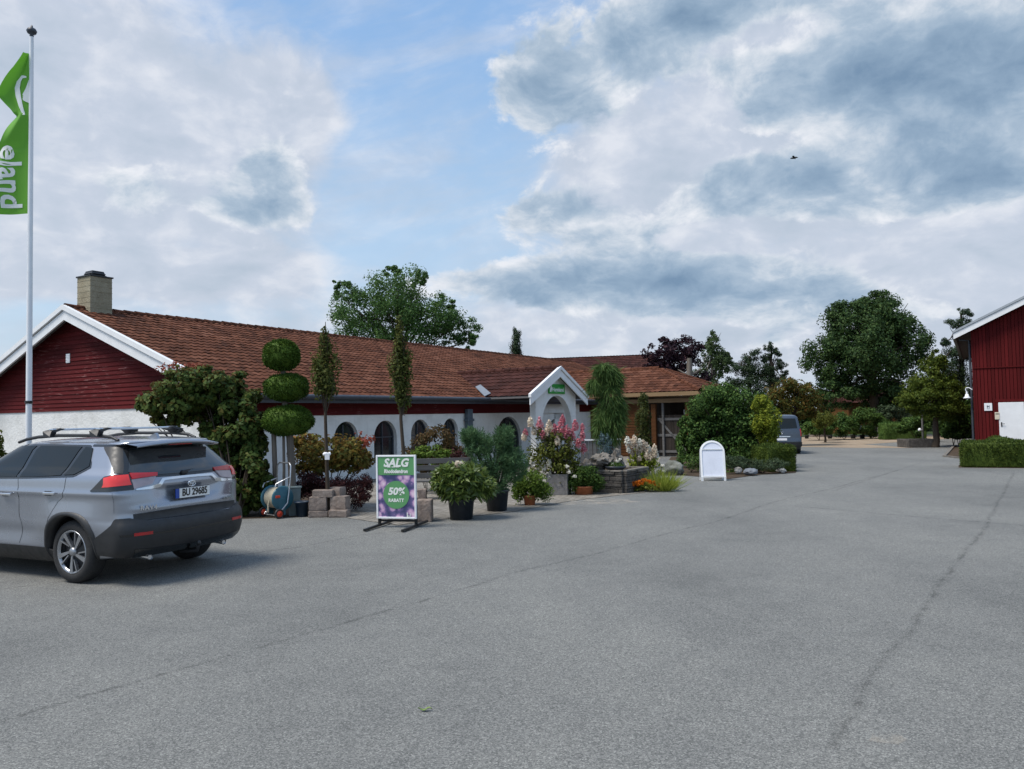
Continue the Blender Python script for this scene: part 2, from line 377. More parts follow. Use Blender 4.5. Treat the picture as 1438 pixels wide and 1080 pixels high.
MT['grey_stone'] = stone('grey_stone', [(.3, (.075, .068, .06)), (.5, (.165, .15, .13)), (.7, (.29, .265, .235))])
MT['slate_stone'] = stone('slate_stone', [(.3, (.035, .032, .029)), (.5, (.075, .068, .061)), (.72, (.16, .145, .13))])
MT['blue_stone'] = stone('blue_stone', [(.3, (.09, .10, .12)), (.5, (.17, .185, .21)), (.7, (.28, .30, .33))])
MT['pale_stone'] = stone('pale_stone', [(.3, (.32, .31, .30)), (.55, (.48, .47, .45)), (.7, (.62, .61, .59))])
MT['red_stone'] = stone('red_sandstone', [(.3, (.15, .118, .098)), (.5, (.26, .21, .18)), (.7, (.37, .315, .275))], 7)
MT['dark_concrete'] = stone('dark_concrete', [(.3, (.13, .125, .12)), (.55, (.20, .19, .185)), (.75, (.27, .26, .25))], 7)
MT['black_pot'] = plain('black_pot', (.022, .028, .036), .42, var=.25, scale=8)
MT['terracotta'] = plain('terracotta', (.36, .12, .05), .7, var=.2, scale=9)
MT['galv'] = plain('galvanised_tube', (.52, .53, .54), .32, .85, var=.1)
MT['teal_plastic'] = plain('teal_plastic', (.03, .12, .16), .4, var=.15)
MT['hose'] = plain('hose_rubber', (.40, .36, .27), .55, var=.1)
MT['red_plastic'] = plain('red_plastic', (.62, .055, .02), .4, var=.08)
MT['black_plastic'] = plain('black_plastic', (.016, .017, .019), .5, var=.15)
MT['black_metal'] = plain('black_metal', (.02, .02, .021), .45, .3, var=.15)
MT['bark'] = boards('bark', (.085, .066, .05), (.04, .032, .025), (.14, .12, .1), .6, axis=0)
MT['grey_bark'] = boards('grey_bark', (.20, .175, .15), (.10, .085, .07), (.27, .25, .23), .6, axis=0)
MT['yellow_fascia'] = boards('yellow_fascia', (.30, .205, .115), (.20, .13, .07), (.4, .31, .21), .6)

# ------------------------------------------------------------------ leaves
def leaves(rng, P, N, size, aspect=.55, jit=.35, fold=.18):
    n = len(P); N = N + 1e-6; N /= np.linalg.norm(N, axis=1, keepdims=True)
    r = rng.normal(size=(n, 3)); a = np.cross(N, r); a /= (np.linalg.norm(a, axis=1, keepdims=True) + 1e-9); b = np.cross(N, a)
    s = (size * (1 + jit * rng.uniform(-1, 1, n)))[:, None]
    v = np.stack([P - a * s * .5, P + b * s * aspect * .5 + N * s * fold, P + a * s * .5, P - b * s * aspect * .5 + N * s * fold], 1)
    return v
def strands(rng, P, D, L, width):
    """narrow pointed blades from P along D"""
    n = len(P); D = D / (np.linalg.norm(D, axis=1, keepdims=True) + 1e-9); r = rng.normal(size=(n, 3))
    b = np.cross(D, r); b /= (np.linalg.norm(b, axis=1, keepdims=True) + 1e-9)
    L = (L * rng.uniform(.6, 1.3, n))[:, None]
    return np.stack([P, P + D * L * .45 + b * width * .5, P + D * L, P + D * L * .45 - b * width * .5], 1)
def qmesh(name, quads, mat, org, extra=None):
    """quads (n,4,3) in world space -> mesh about org; extra: an MB in world space joined in"""
    q = quads.reshape(-1, 3) - np.array(org)[None]
    nv = len(q); nf = nv // 4; ev = np.zeros((0, 3)); ef = []
    if extra is not None: ev = np.array(extra.v) - np.array(org)[None]; ef = extra.f
    me = bpy.data.meshes.new(name); tot = nv + len(ev); me.vertices.add(tot)
    me.vertices.foreach_set('co', np.concatenate([q, ev]).astype(np.float32).ravel())
    loops = np.concatenate([np.arange(nv, dtype=np.int32)] + [np.array(f, dtype=np.int32) + nv for f in ef]) if len(ef) else np.arange(nv, dtype=np.int32)
    sizes = np.concatenate([np.full(nf, 4, np.int32), np.array([len(f) for f in ef], np.int32)]) if len(ef) else np.full(nf, 4, np.int32)
    me.loops.add(len(loops)); me.loops.foreach_set('vertex_index', loops)
    me.polygons.add(len(sizes)); me.polygons.foreach_set('loop_start', np.concatenate([[0], np.cumsum(sizes)[:-1]]).astype(np.int32))
    if isinstance(mat, (list, tuple)):
        for m_ in mat: me.materials.append(m_)
        mi = np.zeros(len(sizes), np.int32); mi[nf:] = 1; me.polygons.foreach_set('material_index', mi)
    else: me.materials.append(mat)
    me.update(calc_edges=True); me.validate(); return me
def cloud(rng, blobs, n, leaf, clump=.3, nclump=26, aspect=.55, up=.35, rnd=.8, shell=.55, fold=.18, hang=0.0):
    """leaf quads gathered in clumps through ellipsoids (cx,cy,cz,rx,ry,rz)"""
    vol = np.array([b[3] * b[4] * b[5] for b in blobs]) ** .67; w = vol / vol.sum(); out = []
    for b, wi in zip(blobs, w):
        c = np.array(b[:3]); r = np.array(b[3:6]); k = max(5, int(nclump * wi * len(blobs))); m = int(n * wi)
        d = rng.normal(size=(k, 3)); d /= np.linalg.norm(d, axis=1, keepdims=True)
        rad = rng.uniform(.15, 1, k) ** shell; cc = d * rad[:, None] * (1 - clump * .30)
        cs = clump * rng.uniform(.55, 1.25, k)
        pk = cs ** 2 / (cs ** 2).sum(); idx = rng.choice(k, m, p=pk)
        e = rng.normal(size=(m, 3)); e /= np.linalg.norm(e, axis=1, keepdims=True); er = rng.uniform(0, 1, m) ** .45
        off = e * (er * cs[idx])[:, None]
        if hang: off[:, 2] -= hang * np.abs(off[:, 0] + off[:, 1])
        Pn = cc[idx] + off; P = c + Pn * r
        N = e * .9 + (Pn / (np.linalg.norm(Pn, axis=1, keepdims=True) + 1e-6)) * .5 + rng.normal(size=(m, 3)) * rnd + np.array([0, 0, up])
        out.append(leaves(rng, P, N, leaf, aspect, fold=fold))
    return np.concatenate(out)
def pxblob(px, py, rx, ry, Y, depth=None):
    c = V(px, py, Y); k = Y / FPX; return (c.x, c.y, c.z, rx * k, (depth if depth is not None else rx * k), ry * k)
FO = {
 'oak': foliage('oak_leaves', [(0, (.010, .025, .009)), (.5, (.027, .057, .017)), (1, (.075, .12, .034))], .18),
 'birch': foliage('birch_leaves', [(0, (.020, .038, .016)), (.5, (.045, .075, .028)), (1, (.09, .13, .05))], .25),
 'lime': foliage('roadside_leaves', [(0, (.016, .046, .016)), (.5, (.048, .105, .028)), (1, (.11, .185, .055))], .3),
 'purple': foliage('copper_leaves', [(0, (.008, .006, .010)), (.5, (.022, .012, .020)), (1, (.06, .028, .032))], .12),
 'pine': foliage('pine_needles', [(0, (.008, .018, .010)), (.5, (.020, .038, .018)), (1, (.050, .075, .03))], .1),
 'maple': foliage('turning_maple', [(0, (.014, .028, .007)), (.35, (.040, .058, .012)), (.7, (.090, .085, .018)), (1, (.19, .085, .022))], .25),
 'gold': foliage('golden_conifer', [(0, (.045, .068, .008)), (.5, (.14, .18, .018)), (1, (.28, .31, .04))], .25),
 'olive': foliage('olive_leaves', [(0, (.026, .038, .008)), (.5, (.075, .090, .016)), (1, (.16, .17, .034))], .25),
 'yew': foliage('yew_leaves', [(0, (.013, .033, .009)), (.5, (.038, .082, .018)), (1, (.10, .16, .038))], .14),
 'clip': foliage('clipped_box', [(0, (.014, .032, .005)), (.5, (.034, .072, .009)), (1, (.075, .125, .018))], .15),
 'hedge': foliage('clipped_hedge', [(0, (.014, .028, .006)), (.5, (.036, .062, .010)), (1, (.10, .13, .022))], .15),
 'vine': foliage('vine_leaves', [(0, (.014, .032, .008)), (.5, (.044, .078, .015)), (.8, (.080, .105, .022)), (.93, (.13, .085, .03)), (1, (.20, .11, .055))], .2),
 'redsprig': foliage('red_sprigs', [(0, (.10, .02, .012)), (.6, (.24, .05, .03)), (1, (.34, .12, .08))], .25),
 'azalea': foliage('azalea_leaves', [(0, (.030, .040, .009)), (.45, (.095, .10, .019)), (.75, (.18, .13, .027)), (1, (.32, .15, .06))], .22),
 'maroon': foliage('maroon_leaves', [(0, (.012, .006, .007)), (.5, (.036, .013, .014)), (1, (.085, .026, .022))], .15),
 'brown': foliage('bronze_leaves', [(0, (.020, .018, .008)), (.45, (.052, .042, .014)), (1, (.12, .065, .03))], .22),
 'rhodo': foliage('rhododendron_leaves', [(0, (.022, .046, .010)), (.5, (.074, .118, .024)), (1, (.20, .25, .06))], .2, .4, .5),
 'bluepine': foliage('blue_pine', [(0, (.018, .046, .020)), (.5, (.054, .112, .046)), (1, (.125, .20, .09))], .15),
 'fern': foliage('fern_leaves', [(0, (.026, .056, .010)), (.5, (.080, .135, .022)), (1, (.17, .24, .042))], .28),
 'green': foliage('shrub_leaves', [(0, (.016, .038, .010)), (.5, (.046, .090, .020)), (1, (.11, .17, .04))], .22),
 'weep': foliage('weeping_needles', [(0, (.014, .036, .010)), (.5, (.042, .085, .022)), (1, (.11, .165, .045))], .15),
 'thuja': foliage('thuja_sprays', [(0, (.012, .020, .006)), (.5, (.034, .046, .010)), (1, (.080, .085, .02))], .15),
 'yellowgreen': foliage('yellow_green_grass', [(0, (.09, .12, .015)), (.5, (.19, .23, .03)), (1, (.32, .36, .07))], .3),
 'bluegrass': foliage('blue_fescue', [(0, (.03, .055, .04)), (1, (.10, .16, .12))], .2),
 'conegreen': foliage('cone_green', [(0, (.018, .034, .006)), (.5, (.055, .085, .012)), (1, (.14, .165, .026))], .22),
 'juniper': foliage('juniper', [(0, (.014, .026, .014)), (.5, (.035, .055, .028)), (1, (.075, .10, .05))], .15),
 'pinkfl': foliage('pink_petals', [(0, (.36, .07, .11)), (.5, (.55, .17, .22)), (1, (.72, .44, .44))], .25),
 'palefl': foliage('cream_petals', [(0, (.60, .42, .34)), (.5, (.74, .64, .50)), (1, (.82, .78, .64))], .25),
 'whitefl': foliage('white_petals', [(0, (.62, .60, .50)), (1, (.85, .84, .78))], .25),
 'orangefl': foliage('orange_petals', [(0, (.52, .10, .008)), (1, (.80, .24, .02))], .2),
 'violetfl': foliage('violet_petals', [(0, (.30, .26, .55)), (1, (.62, .60, .80))], .2),
}
# ------------------------------------------------------------------ the ground
def sheet(name, x0, x1, ys, mat, dz):
    mb = MB(); mb.grid([[(x0, y, gz(0, y) + dz), (x1, y, gz(0, y) + dz)] for y in ys], sm=False, flip=True); return struct(name, mb, mat)
sheet('ground', -1500, 1500, [-60, 12, 50, 2500], MT['grass'], -.02)
sheet('asphalt_yard', -70, 70, [-40, 12, 50, 60], MT['asphalt'], 0)
def patch_sheet(name, pts, mat, dz):
    mb = MB(); mb.add([(p[0], p[1], gz(p[0], p[1]) + dz) for p in pts], [tuple(range(len(pts)))]); return struct(name, mb, mat)
EX, EY = -7.42, 20.38                          # eave corner of the long house; its long axis and its gable axis
UX, UY = math.sin(R(31.2)), math.cos(R(31.2)); GX, GY = -UY, UX
def HP(t, s, z=0.0): return Vector((EX + UX * t + GX * s, EY + UY * t + GY * s, z))
def ht(px, s):                                 # where the photo's column px meets the line s = const of the house
    r = ray(px, 595); r = r.x / r.y
    return (r * (EY + GY * s) - EX - GX * s) / (UX - r * UY)
def hz(px, py, s):
    p = HP(ht(px, s), s); return V(px, py, p.y).z
patch_sheet('planting_bed', [G(-60, 742), G(150, 738), G(335, 729), G(430, 726), G(492, 724), HP(4.5, .3), HP(-2, .3), HP(-2, 14)], MT['soil'], .004)
patch_sheet('paved_forecourt', [G(488, 728), G(560, 738), G(605, 731), G(650, 727), G(720, 719), G(800, 704), G(850, 698), G(905, 692), HP(22.5, -3.5), HP(22.5, .4), HP(4.5, .4)], MT['paving'], .008)
patch_sheet('shrub_bed', [G(925, 668), G(961, 668), G(1023, 673), G(1065, 667), G(1118, 664), G(1112, 642), G(1085, 628), HP(24, -9), HP(22.5, -4)], MT['soil'], .012)
def flat(px, py, Y=None): return G(px, py)
gp = [G(1120, 627.5), G(1200, 629), G(1283, 629)]; yb = 49.9
patch_sheet('gravel_court', [gp[0], gp[1], gp[2], (gp[2].x * 1.02, yb), (gp[0].x * .99, yb)], MT['gravel'], .004)
patch_sheet('gravel_court', [(gp[0].x * .99, 50), (gp[2].x * 1.02, 50), (46, 66), (22, 66)], MT['gravel'], .004)
patch_sheet('leaf_litter_bed', [G(1326, 641), G(1347, 643.5), G(1400, 646), (26, 38.2), (24, 38.8), G(1340, 626.5)], MT['soil'], .004)
def seam(pts, w):
    rng = random.Random(int(pts[0][0])); P = [G(*p) for p in pts]; L = []
    for a, b in zip(P[:-1], P[1:]):
        n = max(2, int((b - a).length / .13))
        for i in range(n): L.append(a.lerp(b, i / n))
    L.append(P[-1]); mb = MB(); rows = []; wide = []; off = 0
    for i, p in enumerate(L):
        d = (L[min(i + 1, len(L) - 1)] - L[max(i - 1, 0)]).normalized(); nrm = Vector((-d.y, d.x, 0)); off = off * .8 + rng.uniform(-.016, .016)
        ww = w * rng.uniform(.4, 1.3); q = p + nrm * off
        rows.append([(q.x - nrm.x * ww, q.y - nrm.y * ww, gz(0, q.y) + .0035), (q.x + nrm.x * ww, q.y + nrm.y * ww, gz(0, q.y) + .0035)])
        wide.append([(q.x - nrm.x * w * 2.6, q.y - nrm.y * w * 2.6, gz(0, q.y) + .0025), (q.x + nrm.x * w * 2.2, q.y + nrm.y * w * 2.2, gz(0, q.y) + .0025)])
    mb.grid(rows, sm=False, flip=False); mw = MB(); mw.grid(wide, sm=False)
    struct('asphalt_seam', mb, MT['seam']); struct('asphalt_seam', mw, MT['seam_edge'])
seam([(1424, 664), (1383, 742), (1340, 795), (1305, 850), (1275, 890), (1233, 925), (1205, 985), (1160, 1050)], .018)
seam([(1262, 660), (1180, 683), (1088, 705), (1010, 732), (933, 750), (830, 780), (719, 805), (600, 843), (450, 885), (330, 920), (180, 962), (0, 1015)], .017)
seam([(1130, 712), (1240, 722), (1437, 738)], .022)
seam([(600, 742), (505, 752), (420, 768), (320, 782), (160, 806), (0, 828)], .02)
seam([(1436, 640), (1300, 648), (1170, 690)], .015)
def blot(px, py, r, mat):
    c = G(px, py); rg = random.Random(px); b_ = MB(); b_.add([(c.x + r * rg.uniform(.6, 1.2) * math.cos(a), c.y + r * rg.uniform(.6, 1.2) * math.sin(a), gz(0, c.y) + .003) for a in np.linspace(0, 6.1, 18)], [tuple(range(18))]); struct('asphalt_stain', b_, MT[mat])
blot(1243, 1037, .10, 'pale_stain'); blot(842, 706, .8, 'pale_stain'); 
# pale edging round the litter bed by the barn
e = MB()
for a, b in (((1326, 641.5), (1349, 644)), ((1326, 641.5), (1340, 626.5))):
    p, q = G(*a), G(*b); d = (q - p).normalized(); n = Vector((-d.y, d.x, 0)) * .06
    e.prism([p - n, q - n, q + n, p + n], (0, 0, .06))
tag(obj('timber_edging', e, MT['grey_stone'], org=G(1326, 641)), 'low pale edging round the litter bed at the barn corner', 'edging')

# ------------------------------------------------------------------ tiled roof panels
def tile_panel(name, L, S, mat, parent, origin, ez, ex, lo=lambda f: 0.0, hi=None, ntile=6, w=.245, c=.36, amp=.027, rise=.027, seed=1):
    """L long, S up the slope; pantile waves and stepped courses; ex: local +x, ez: local up-slope direction"""
    rng = np.random.default_rng(seed); nx = int(L / w * ntile) + 1; nc = int(math.ceil(S / c))
    xs = np.linspace(0, L, nx); k = np.floor(xs / w).astype(int); ph = xs / w * 2 * math.pi
    prof = amp * (.5 + .5 * np.cos(ph)) ** 1.3; rows = []
    for j in range(nc):
        jit = rng.normal(0, .004, k.max() + 2)[k]
        for (y, h) in ((j * c, rise), (min((j + 1) * c, S), 0.0)):
            f = y / S; x = np.clip(xs, lo(f), (hi(f) if hi else L))
            rows.append(np.stack([x, np.full(nx, y), prof + h + jit * (1 if h else .6)], 1))
    P = np.array(rows); nr = len(P); vs = P.reshape(-1, 3)
    i = np.arange(nr - 1)[:, None] * nx + np.arange(nx - 1)[None]; q = np.stack([i, i + 1, i + nx + 1, i + nx], -1).reshape(-1, 4)
    me = bpy.data.meshes.new(name); me.vertices.add(len(vs)); me.vertices.foreach_set('co', vs.astype(np.float32).ravel())
    me.loops.add(q.size); me.loops.foreach_set('vertex_index', q.astype(np.int32).ravel()); me.polygons.add(len(q))
    me.polygons.foreach_set('loop_start', (np.arange(len(q)) * 4).astype(np.int32)); me.polygons.foreach_set('use_smooth', np.ones(len(q), bool))
    me.materials.append(mat); me.update(calc_edges=True); me.set_sharp_from_angle(angle=R(50))
    o = link(name, me, parent); X = Vector(ex).normalized(); Yv = Vector(ez).normalized(); Z = X.cross(Yv)
    o.matrix_basis = Matrix(((X.x, Yv.x, Z.x, origin[0]), (X.y, Yv.y, Z.y, origin[1]), (X.z, Yv.z, Z.z, origin[2]), (0, 0, 0, 1)))
    return o
def siding(mb, quad_rows, tface, axis_t=True, out=.03):
    """lapped boards: rows of (z0, z1, s00, s01, s10, s11) on the plane t = tface, each leaning out at its foot"""
    for z0, z1, a0, a1, b0, b1 in quad_rows:
        vs = [(tface - out, a0, z0), (tface - out, a1, z0), (tface - .006, b1, z1), (tface - .006, b0, z1), (tface, a0, z0), (tface, a1, z0)]
        mb.add(vs, [(1, 0, 3, 2), (0, 1, 5, 4)])

# ------------------------------------------------------------------ the long house
house = thing('long_house', 'long low house with clay tiled roof, white plaster arches and a red boarded gable', 'building', (EX, EY, 0), math.atan2(UY, UX))
LEN, HW, ZE, ZR = 36.0, 8.0, 2.57, 5.62; K = (ZR - ZE) / HW; SL = math.hypot(HW, ZR - ZE)
tile_panel('roof', LEN, SL, MT['clay_tiles'], house, (0, 0, ZE), (0, HW, ZR - ZE), (1, 0, 0))
tile_panel('roof', LEN, SL, MT['clay_tiles'], house, (LEN, 2 * HW, ZE), (0, -HW, ZR - ZE), (-1, 0, 0), ntile=3, seed=2)
b = MB()                                       # boarded underside of the roof
for s0, s1, z0, z1 in ((0.02, HW, ZE, ZR), (2 * HW - .02, HW, ZE, ZR)):
    b.prism([(0.0, s0, z0 - .02), (0.0, s1, z1 - .02), (0.0, s1, z1 - .13), (0.0, s0, z0 - .13)], (LEN, 0, 0))
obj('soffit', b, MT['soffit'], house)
b = MB()
for i in range(int(LEN / .4)):
    rg = random.Random(i); x = i * .4
    M_ = Matrix.Translation((x, HW, ZR - .03 + rg.uniform(-.006, .006))) @ Matrix.Rotation(R(90), 4, 'Y')
    b.lathe([(.15, 0), (.125, .41)], 12, M_)
obj('ridge_cap', b, MT['clay_tiles'], house)
for sgn in (0, 1):
    f = lambda s: (s if not sgn else 2 * HW - s)
    b = MB(); b.prism([(-.03, f(-.06), ZE - .44), (-.03, f(-.06), ZE - .15), (-.03, f(HW), ZR - .13), (-.03, f(HW), ZR - .42)], (.06, 0, 0)); obj('verge_board', b, MT['white_paint'], house)
    b = MB(); b.prism([(-.09, f(-.10), ZE - .13), (-.09, f(-.10), ZE + .035), (-.09, f(HW), ZR + .07), (-.09, f(HW), ZR - .095)], (.13, 0, 0)); obj('verge_board', b, MT['white_paint'], house)
b = MB(); b.box((LEN / 2 + .05, .03, ZE - .12), (LEN - .1, .05, .20)); obj('fascia', b, MT['slate_metal'], house)
b = MB(); b.lathe([(.075, 0), (.075, 22.3)], 12, Matrix.Translation((.05, -.07, ZE - .04)) @ Matrix.Rotation(R(90), 4, 'Y')); obj('gutter', b, MT['slate_metal'], house)
# gable wall: plaster to 2.3 m, lapped red boards above
GT = .45
b = MB(); b.box((GT + .15, HW, .8), (.30, 2 * HW - 1.0, 3.0)); obj('gable_base', b, MT['white_plaster'], house)
b = MB(); rows = []; z = 2.30; under = lambda z: max(.5, (z - ZE + .13) / K)
b.prism([(GT + .001, .5, 2.30), (GT + .001, 2 * HW - .5, 2.30), (GT + .001, 2 * HW - .5, 2.62), (GT + .001, HW, ZR - .13), (GT + .001, .5, 2.62)], (.2, 0, 0))
while z < ZR - .2:
    z1 = z + .135; a0, b0 = under(z), under(z1); rows.append((z, z1, a0, 2 * HW - a0, b0, 2 * HW - b0)); z = z1
siding(b, rows, GT); obj('gable_boarding', b, MT['red_boards'], house)
b = MB(); b.box((GT - .035, HW + .55, 4.02), (.03, .22, .30), bev=.008)
for k in range(5): b.box((GT - .055, HW + .55, 3.92 + .05 * k), (.012, .16, .02))
obj('vent', b, MT['white_metal'], house)
b = MB(); b.lathe([(0, 0), (.09, .01), (.09, .06), (.05, .11), (0, .12)], 14, Matrix.Translation((GT - .03, 2.9, 3.02)) @ Matrix.Rotation(R(-90), 4, 'Y')); obj('wall_lamp', b, MT['white_metal'], house)
# long wall with arched openings
SW = .5; WT = .24
wins = []
for (x0, x1, yt) in ((469, 503, 592), (525, 557, 590.5), (577, 603, 589), (622, 643, 587.5), (696, 732, 585), (768, 792, 588)):
    t0, t1 = ht(x0, SW), ht(x1, SW); zt = hz((x0 + x1) / 2, yt, SW); wins.append((t0, t1, .35 if x0 < 696 else -.5, zt))
wins.append((19.0, 20.2, -.5, 1.9))
ZP = 1.98
wins = [(a, c_, d_, min(e_, ZP - .06)) for a, c_, d_, e_ in wins]
def arch_pts(t0, t1, zs, zt, n=14):
    r = (t1 - t0) / 2; h = min(r, zt - zs - .2) ; c_ = (t0 + t1) / 2
    return [(c_ - r * math.cos(math.pi * k / n), zt - h + h * math.sin(math.pi * k / n)) for k in range(n + 1)]
b = MB(); cur = GT; ZB = -.9
def wq(pts, s=SW): b.add([(t, s, z) for t, z in pts], [tuple(range(len(pts)))])
for t0, t1, zs, zt in wins:
    wq([(cur, ZB), (t0, ZB), (t0, ZP), (cur, ZP)])
    if zs > ZB: wq([(t0, ZB), (t1, ZB), (t1, zs), (t0, zs)])
    ap = arch_pts(t0, t1, zs, zt); n = len(ap) // 2
    wq([(t0, ZP)] + ap[:n + 1] + [(ap[n][0], ZP)]); wq([(ap[n][0], ZP)] + ap[n:] + [(t1, ZP)])
    ring = [(t0, zs)] + ap + [(t1, zs)]
    b.grid([[(t, SW, z) for t, z in ring], [(t, SW + WT, z) for t, z in ring]], sm=False)
    b.add([(t0, SW, zs), (t1, SW, zs), (t1, SW + WT, zs), (t0, SW + WT, zs)], [(0, 1, 2, 3)]); cur = t1
wq([(cur, ZB), (23.0, ZB), (23.0, ZP), (cur, ZP)])
b.add([(GT, SW, ZP), (23, SW, ZP), (23, SW + .2, ZP), (GT, SW + .2, ZP)], [(0, 1, 2, 3)])
obj('arcade_wall', b, MT['white_plaster'], house)
for t0, t1, zs, zt in wins:
    ap = arch_pts(t0, t1, zs, zt); ring = [(t0, zs)] + ap + [(t1, zs)]; cx, cz = (t0 + t1) / 2, (zs + zt) / 2
    inn = [(cx + (t - cx) * .90, cz + (z - cz) * .95) for t, z in ring]
    fr = MB(); s0 = SW + WT - .10
    fr.grid([[(t, s0, z) for t, z in ring + ring[:1]], [(t, s0, z) for t, z in inn + inn[:1]], [(t, s0 + .06, z) for t, z in inn + inn[:1]]], sm=False)
    fr.box((cx, s0 + .03, cz - .05), (.045, .05, (zt - zs) * .93)); fr.box((cx, s0 + .03, zs + (zt - zs) * .60), ((t1 - t0) * .9, .045, .04))
    fo = obj('window', fr, MT['slate_metal'], house)
    gl = MB(); gl.add([(t, s0 + .045, z) for t, z in ring], [tuple(range(len(ring)))]); obj('pane', gl, MT['glass'], fo)
b = MB(); rows = []; z = ZP + .002
b2 = MB()
while z < 2.66:
    b2.add([(GT, SW - .03, z), (23, SW - .03, z), (23, SW - .006, z + .135), (GT, SW - .006, z + .135), (GT, SW, z), (23, SW, z)], [(0, 1, 2, 3), (1, 0, 4, 5)]); z += .135
b2.box(((GT + 23) / 2, SW + .12, 2.33), (23 - GT, .2, .68)); obj('eaves_boarding', b2, MT['red_boards'], house)
b = MB(); b.box((LEN / 2, 2 * HW - .55, .8), (LEN - 1, .2, 3.6)); b.box((LEN - .6, HW, .8), (.2, 2 * HW - 1.4, 3.6)); b.prism([(LEN - .6, .8, 2.6), (LEN - .6, 2 * HW - .8, 2.6), (LEN - .6, HW, ZR - .2)], (.15, 0, 0)); obj('rear_wall', b, MT['white_plaster'], house)
b = MB(); td = ht(655, SW); b.box((td, SW - .13, .7), (.34, .16, 2.9), bev=.02); b.box((td, SW - .14, 1.72), (.46, .2, .10), bev=.02); obj('downpipe', b, plain('zinc_sheet', (.10, .13, .16), .5, .3), house)
# chimney
b = MB(); ct, cs = .98, 8.0
b.box((ct, cs, 5.85), (.74, .76, 1.65), bev=.012); 
for k in range(8): b.box((ct, cs, 5.28 + k * .18), (.752, .772, .012))
ch = obj('chimney', b, stone('chimney_render', [(.3, (.19, .165, .11)), (.5, (.30, .265, .185)), (.7, (.37, .34, .25))], 2.5, 20), house)
b = MB(); b.box((ct, cs, 6.695), (.80, .82, .045)); 
for dx_, dy_ in ((-.2, -.2), (.2, -.2), (-.2, .2), (.2, .2)): b.box((ct + dx_, cs + dy_, 6.76), (.05, .05, .10))
b.lathe([(.34, 6.80), (.30, 6.84), (.27, 6.90), (0, 6.92)], 4, Matrix.Translation((ct, cs, 0)) @ Matrix.Rotation(R(45), 4, 'Z'), sm=False)
b.box((ct, cs, 6.735), (.50, .52, .05)); obj('chimney_cap', b, MT['black_metal'], ch)
# porch
PT, PS, PH, PZE = 14.95, -2.0, 2.5, 2.62; PZR = 3.80; psl = math.hypot(PH, PZR - PZE)
tile_panel('porch_roof', 5.3, psl, MT['brown_tiles'], house, (PT - PH, PS + 5.3, PZE), (PH, 0, PZR - PZE), (0, -1, 0), seed=5)
tile_panel('porch_roof', 5.3, psl, MT['brown_tiles'], house, (PT + PH, PS, PZE), (-PH, 0, PZR - PZE), (0, 1, 0), seed=6)
b = MB()
for i in range(13): b.lathe([(.13, 0), (.11, .41)], 12, Matrix.Translation((PT, PS + .02 + i * .4, PZR + .0)) @ Matrix.Rotation(R(-90), 4, 'X'))
obj('porch_ridge_cap', b, MT['brown_tiles'], house)
b = MB()
for sg in (-1, 1): b.prism([(PT + sg * PH, PS + .05, PZE - .02), (PT, PS + .05, PZR - .02), (PT, PS + .05, PZR - .09), (PT + sg * PH, PS + .05, PZE - .09)], (0, 4.4, 0))
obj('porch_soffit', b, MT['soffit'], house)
for sg in (-1, 1):
    b = MB(); b.prism([(PT + sg * (PH + .06), PS, PZE - .36), (PT + sg * (PH + .06), PS, PZE - .08), (PT, PS, PZR - .07), (PT, PS, PZR - .36)], (0, .05, 0)); obj('porch_verge_board', b, MT['white_paint'], house)
    b = MB(); b.prism([(PT + sg * (PH + .10), PS - .05, PZE - .06), (PT + sg * (PH + .10), PS - .05, PZE + .07), (PT, PS - .05, PZR + .09), (PT, PS - .05, PZR - .05)], (0, .12, 0)); obj('porch_verge_board', b, MT['white_paint'], house)
pw = PS + .3; pa0, pa1 = ht(761, pw), ht(803, pw); pz = hz(783, 555.5, pw); pt0, pt1 = ht(752.5, pw), ht(809, pw)
b = MB(); ap = arch_pts(pa0, pa1, -.9, pz, 20); n = len(ap) // 2; zt = lambda t: PZR - .15 - abs(t - PT) * (PZR - PZE) / PH
def pq(pts): b.add([(t, pw, z) for t, z in pts], [tuple(range(len(pts)))]); b.add([(t, pw + .26, z) for t, z in pts], [tuple(range(len(pts)))[::-1]])
pq([(pt0, -.9), (pa0, -.9)] + ap[:n + 1] + [(ap[n][0], PZR - .16), (PT, PZR - .16)][0 if ap[n][0] < PT - .01 else 1:] + [(pt0, zt(pt0))])
pq([(pa1, -.9), (pt1, -.9), (pt1, zt(pt1)), (PT, PZR - .16)] + ap[n:][0:])
ring = [(pa0, -.9)] + ap + [(pa1, -.9)]
b.grid([[(t, pw, z) for t, z in ring], [(t, pw + .26, z) for t, z in ring]], sm=False)
for tt in (pt0, pt1): b.box((tt + (.10 if tt == pt0 else -.10), pw + .13, .75), (.18, .255, 3.3))
obj('porch_wall', b, MT['white_plaster'], house)
b = MB(); q0, q1 = ht(757, SW), ht(812, SW); b.box(((q0 + q1) / 2, SW - .05, 2.26), (q1 - q0, .06, .62)); obj('porch_back_wall', b, MT['white_plaster'], house)
b = MB(); v0, v1 = Vector((PT - PH + .0, .02, PZE + .02)), Vector((PT, 3.15, PZR + .02)); dv = (v1 - v0); nn = Vector((.16, -.02, .05))
b.prism([v0 - nn * 1.2 + Vector((0, 0, .06)), v0 + nn * 1.2 + Vector((0, 0, .06)), v0 + dv * .32 + nn + Vector((0, 0, .10)), v0 + dv * .32 - nn + Vector((0, 0, .10))], (0, 0, .03)); obj('valley_flashing', b, plain('lead_flashing', (.20, .22, .25), .6, .2), house)
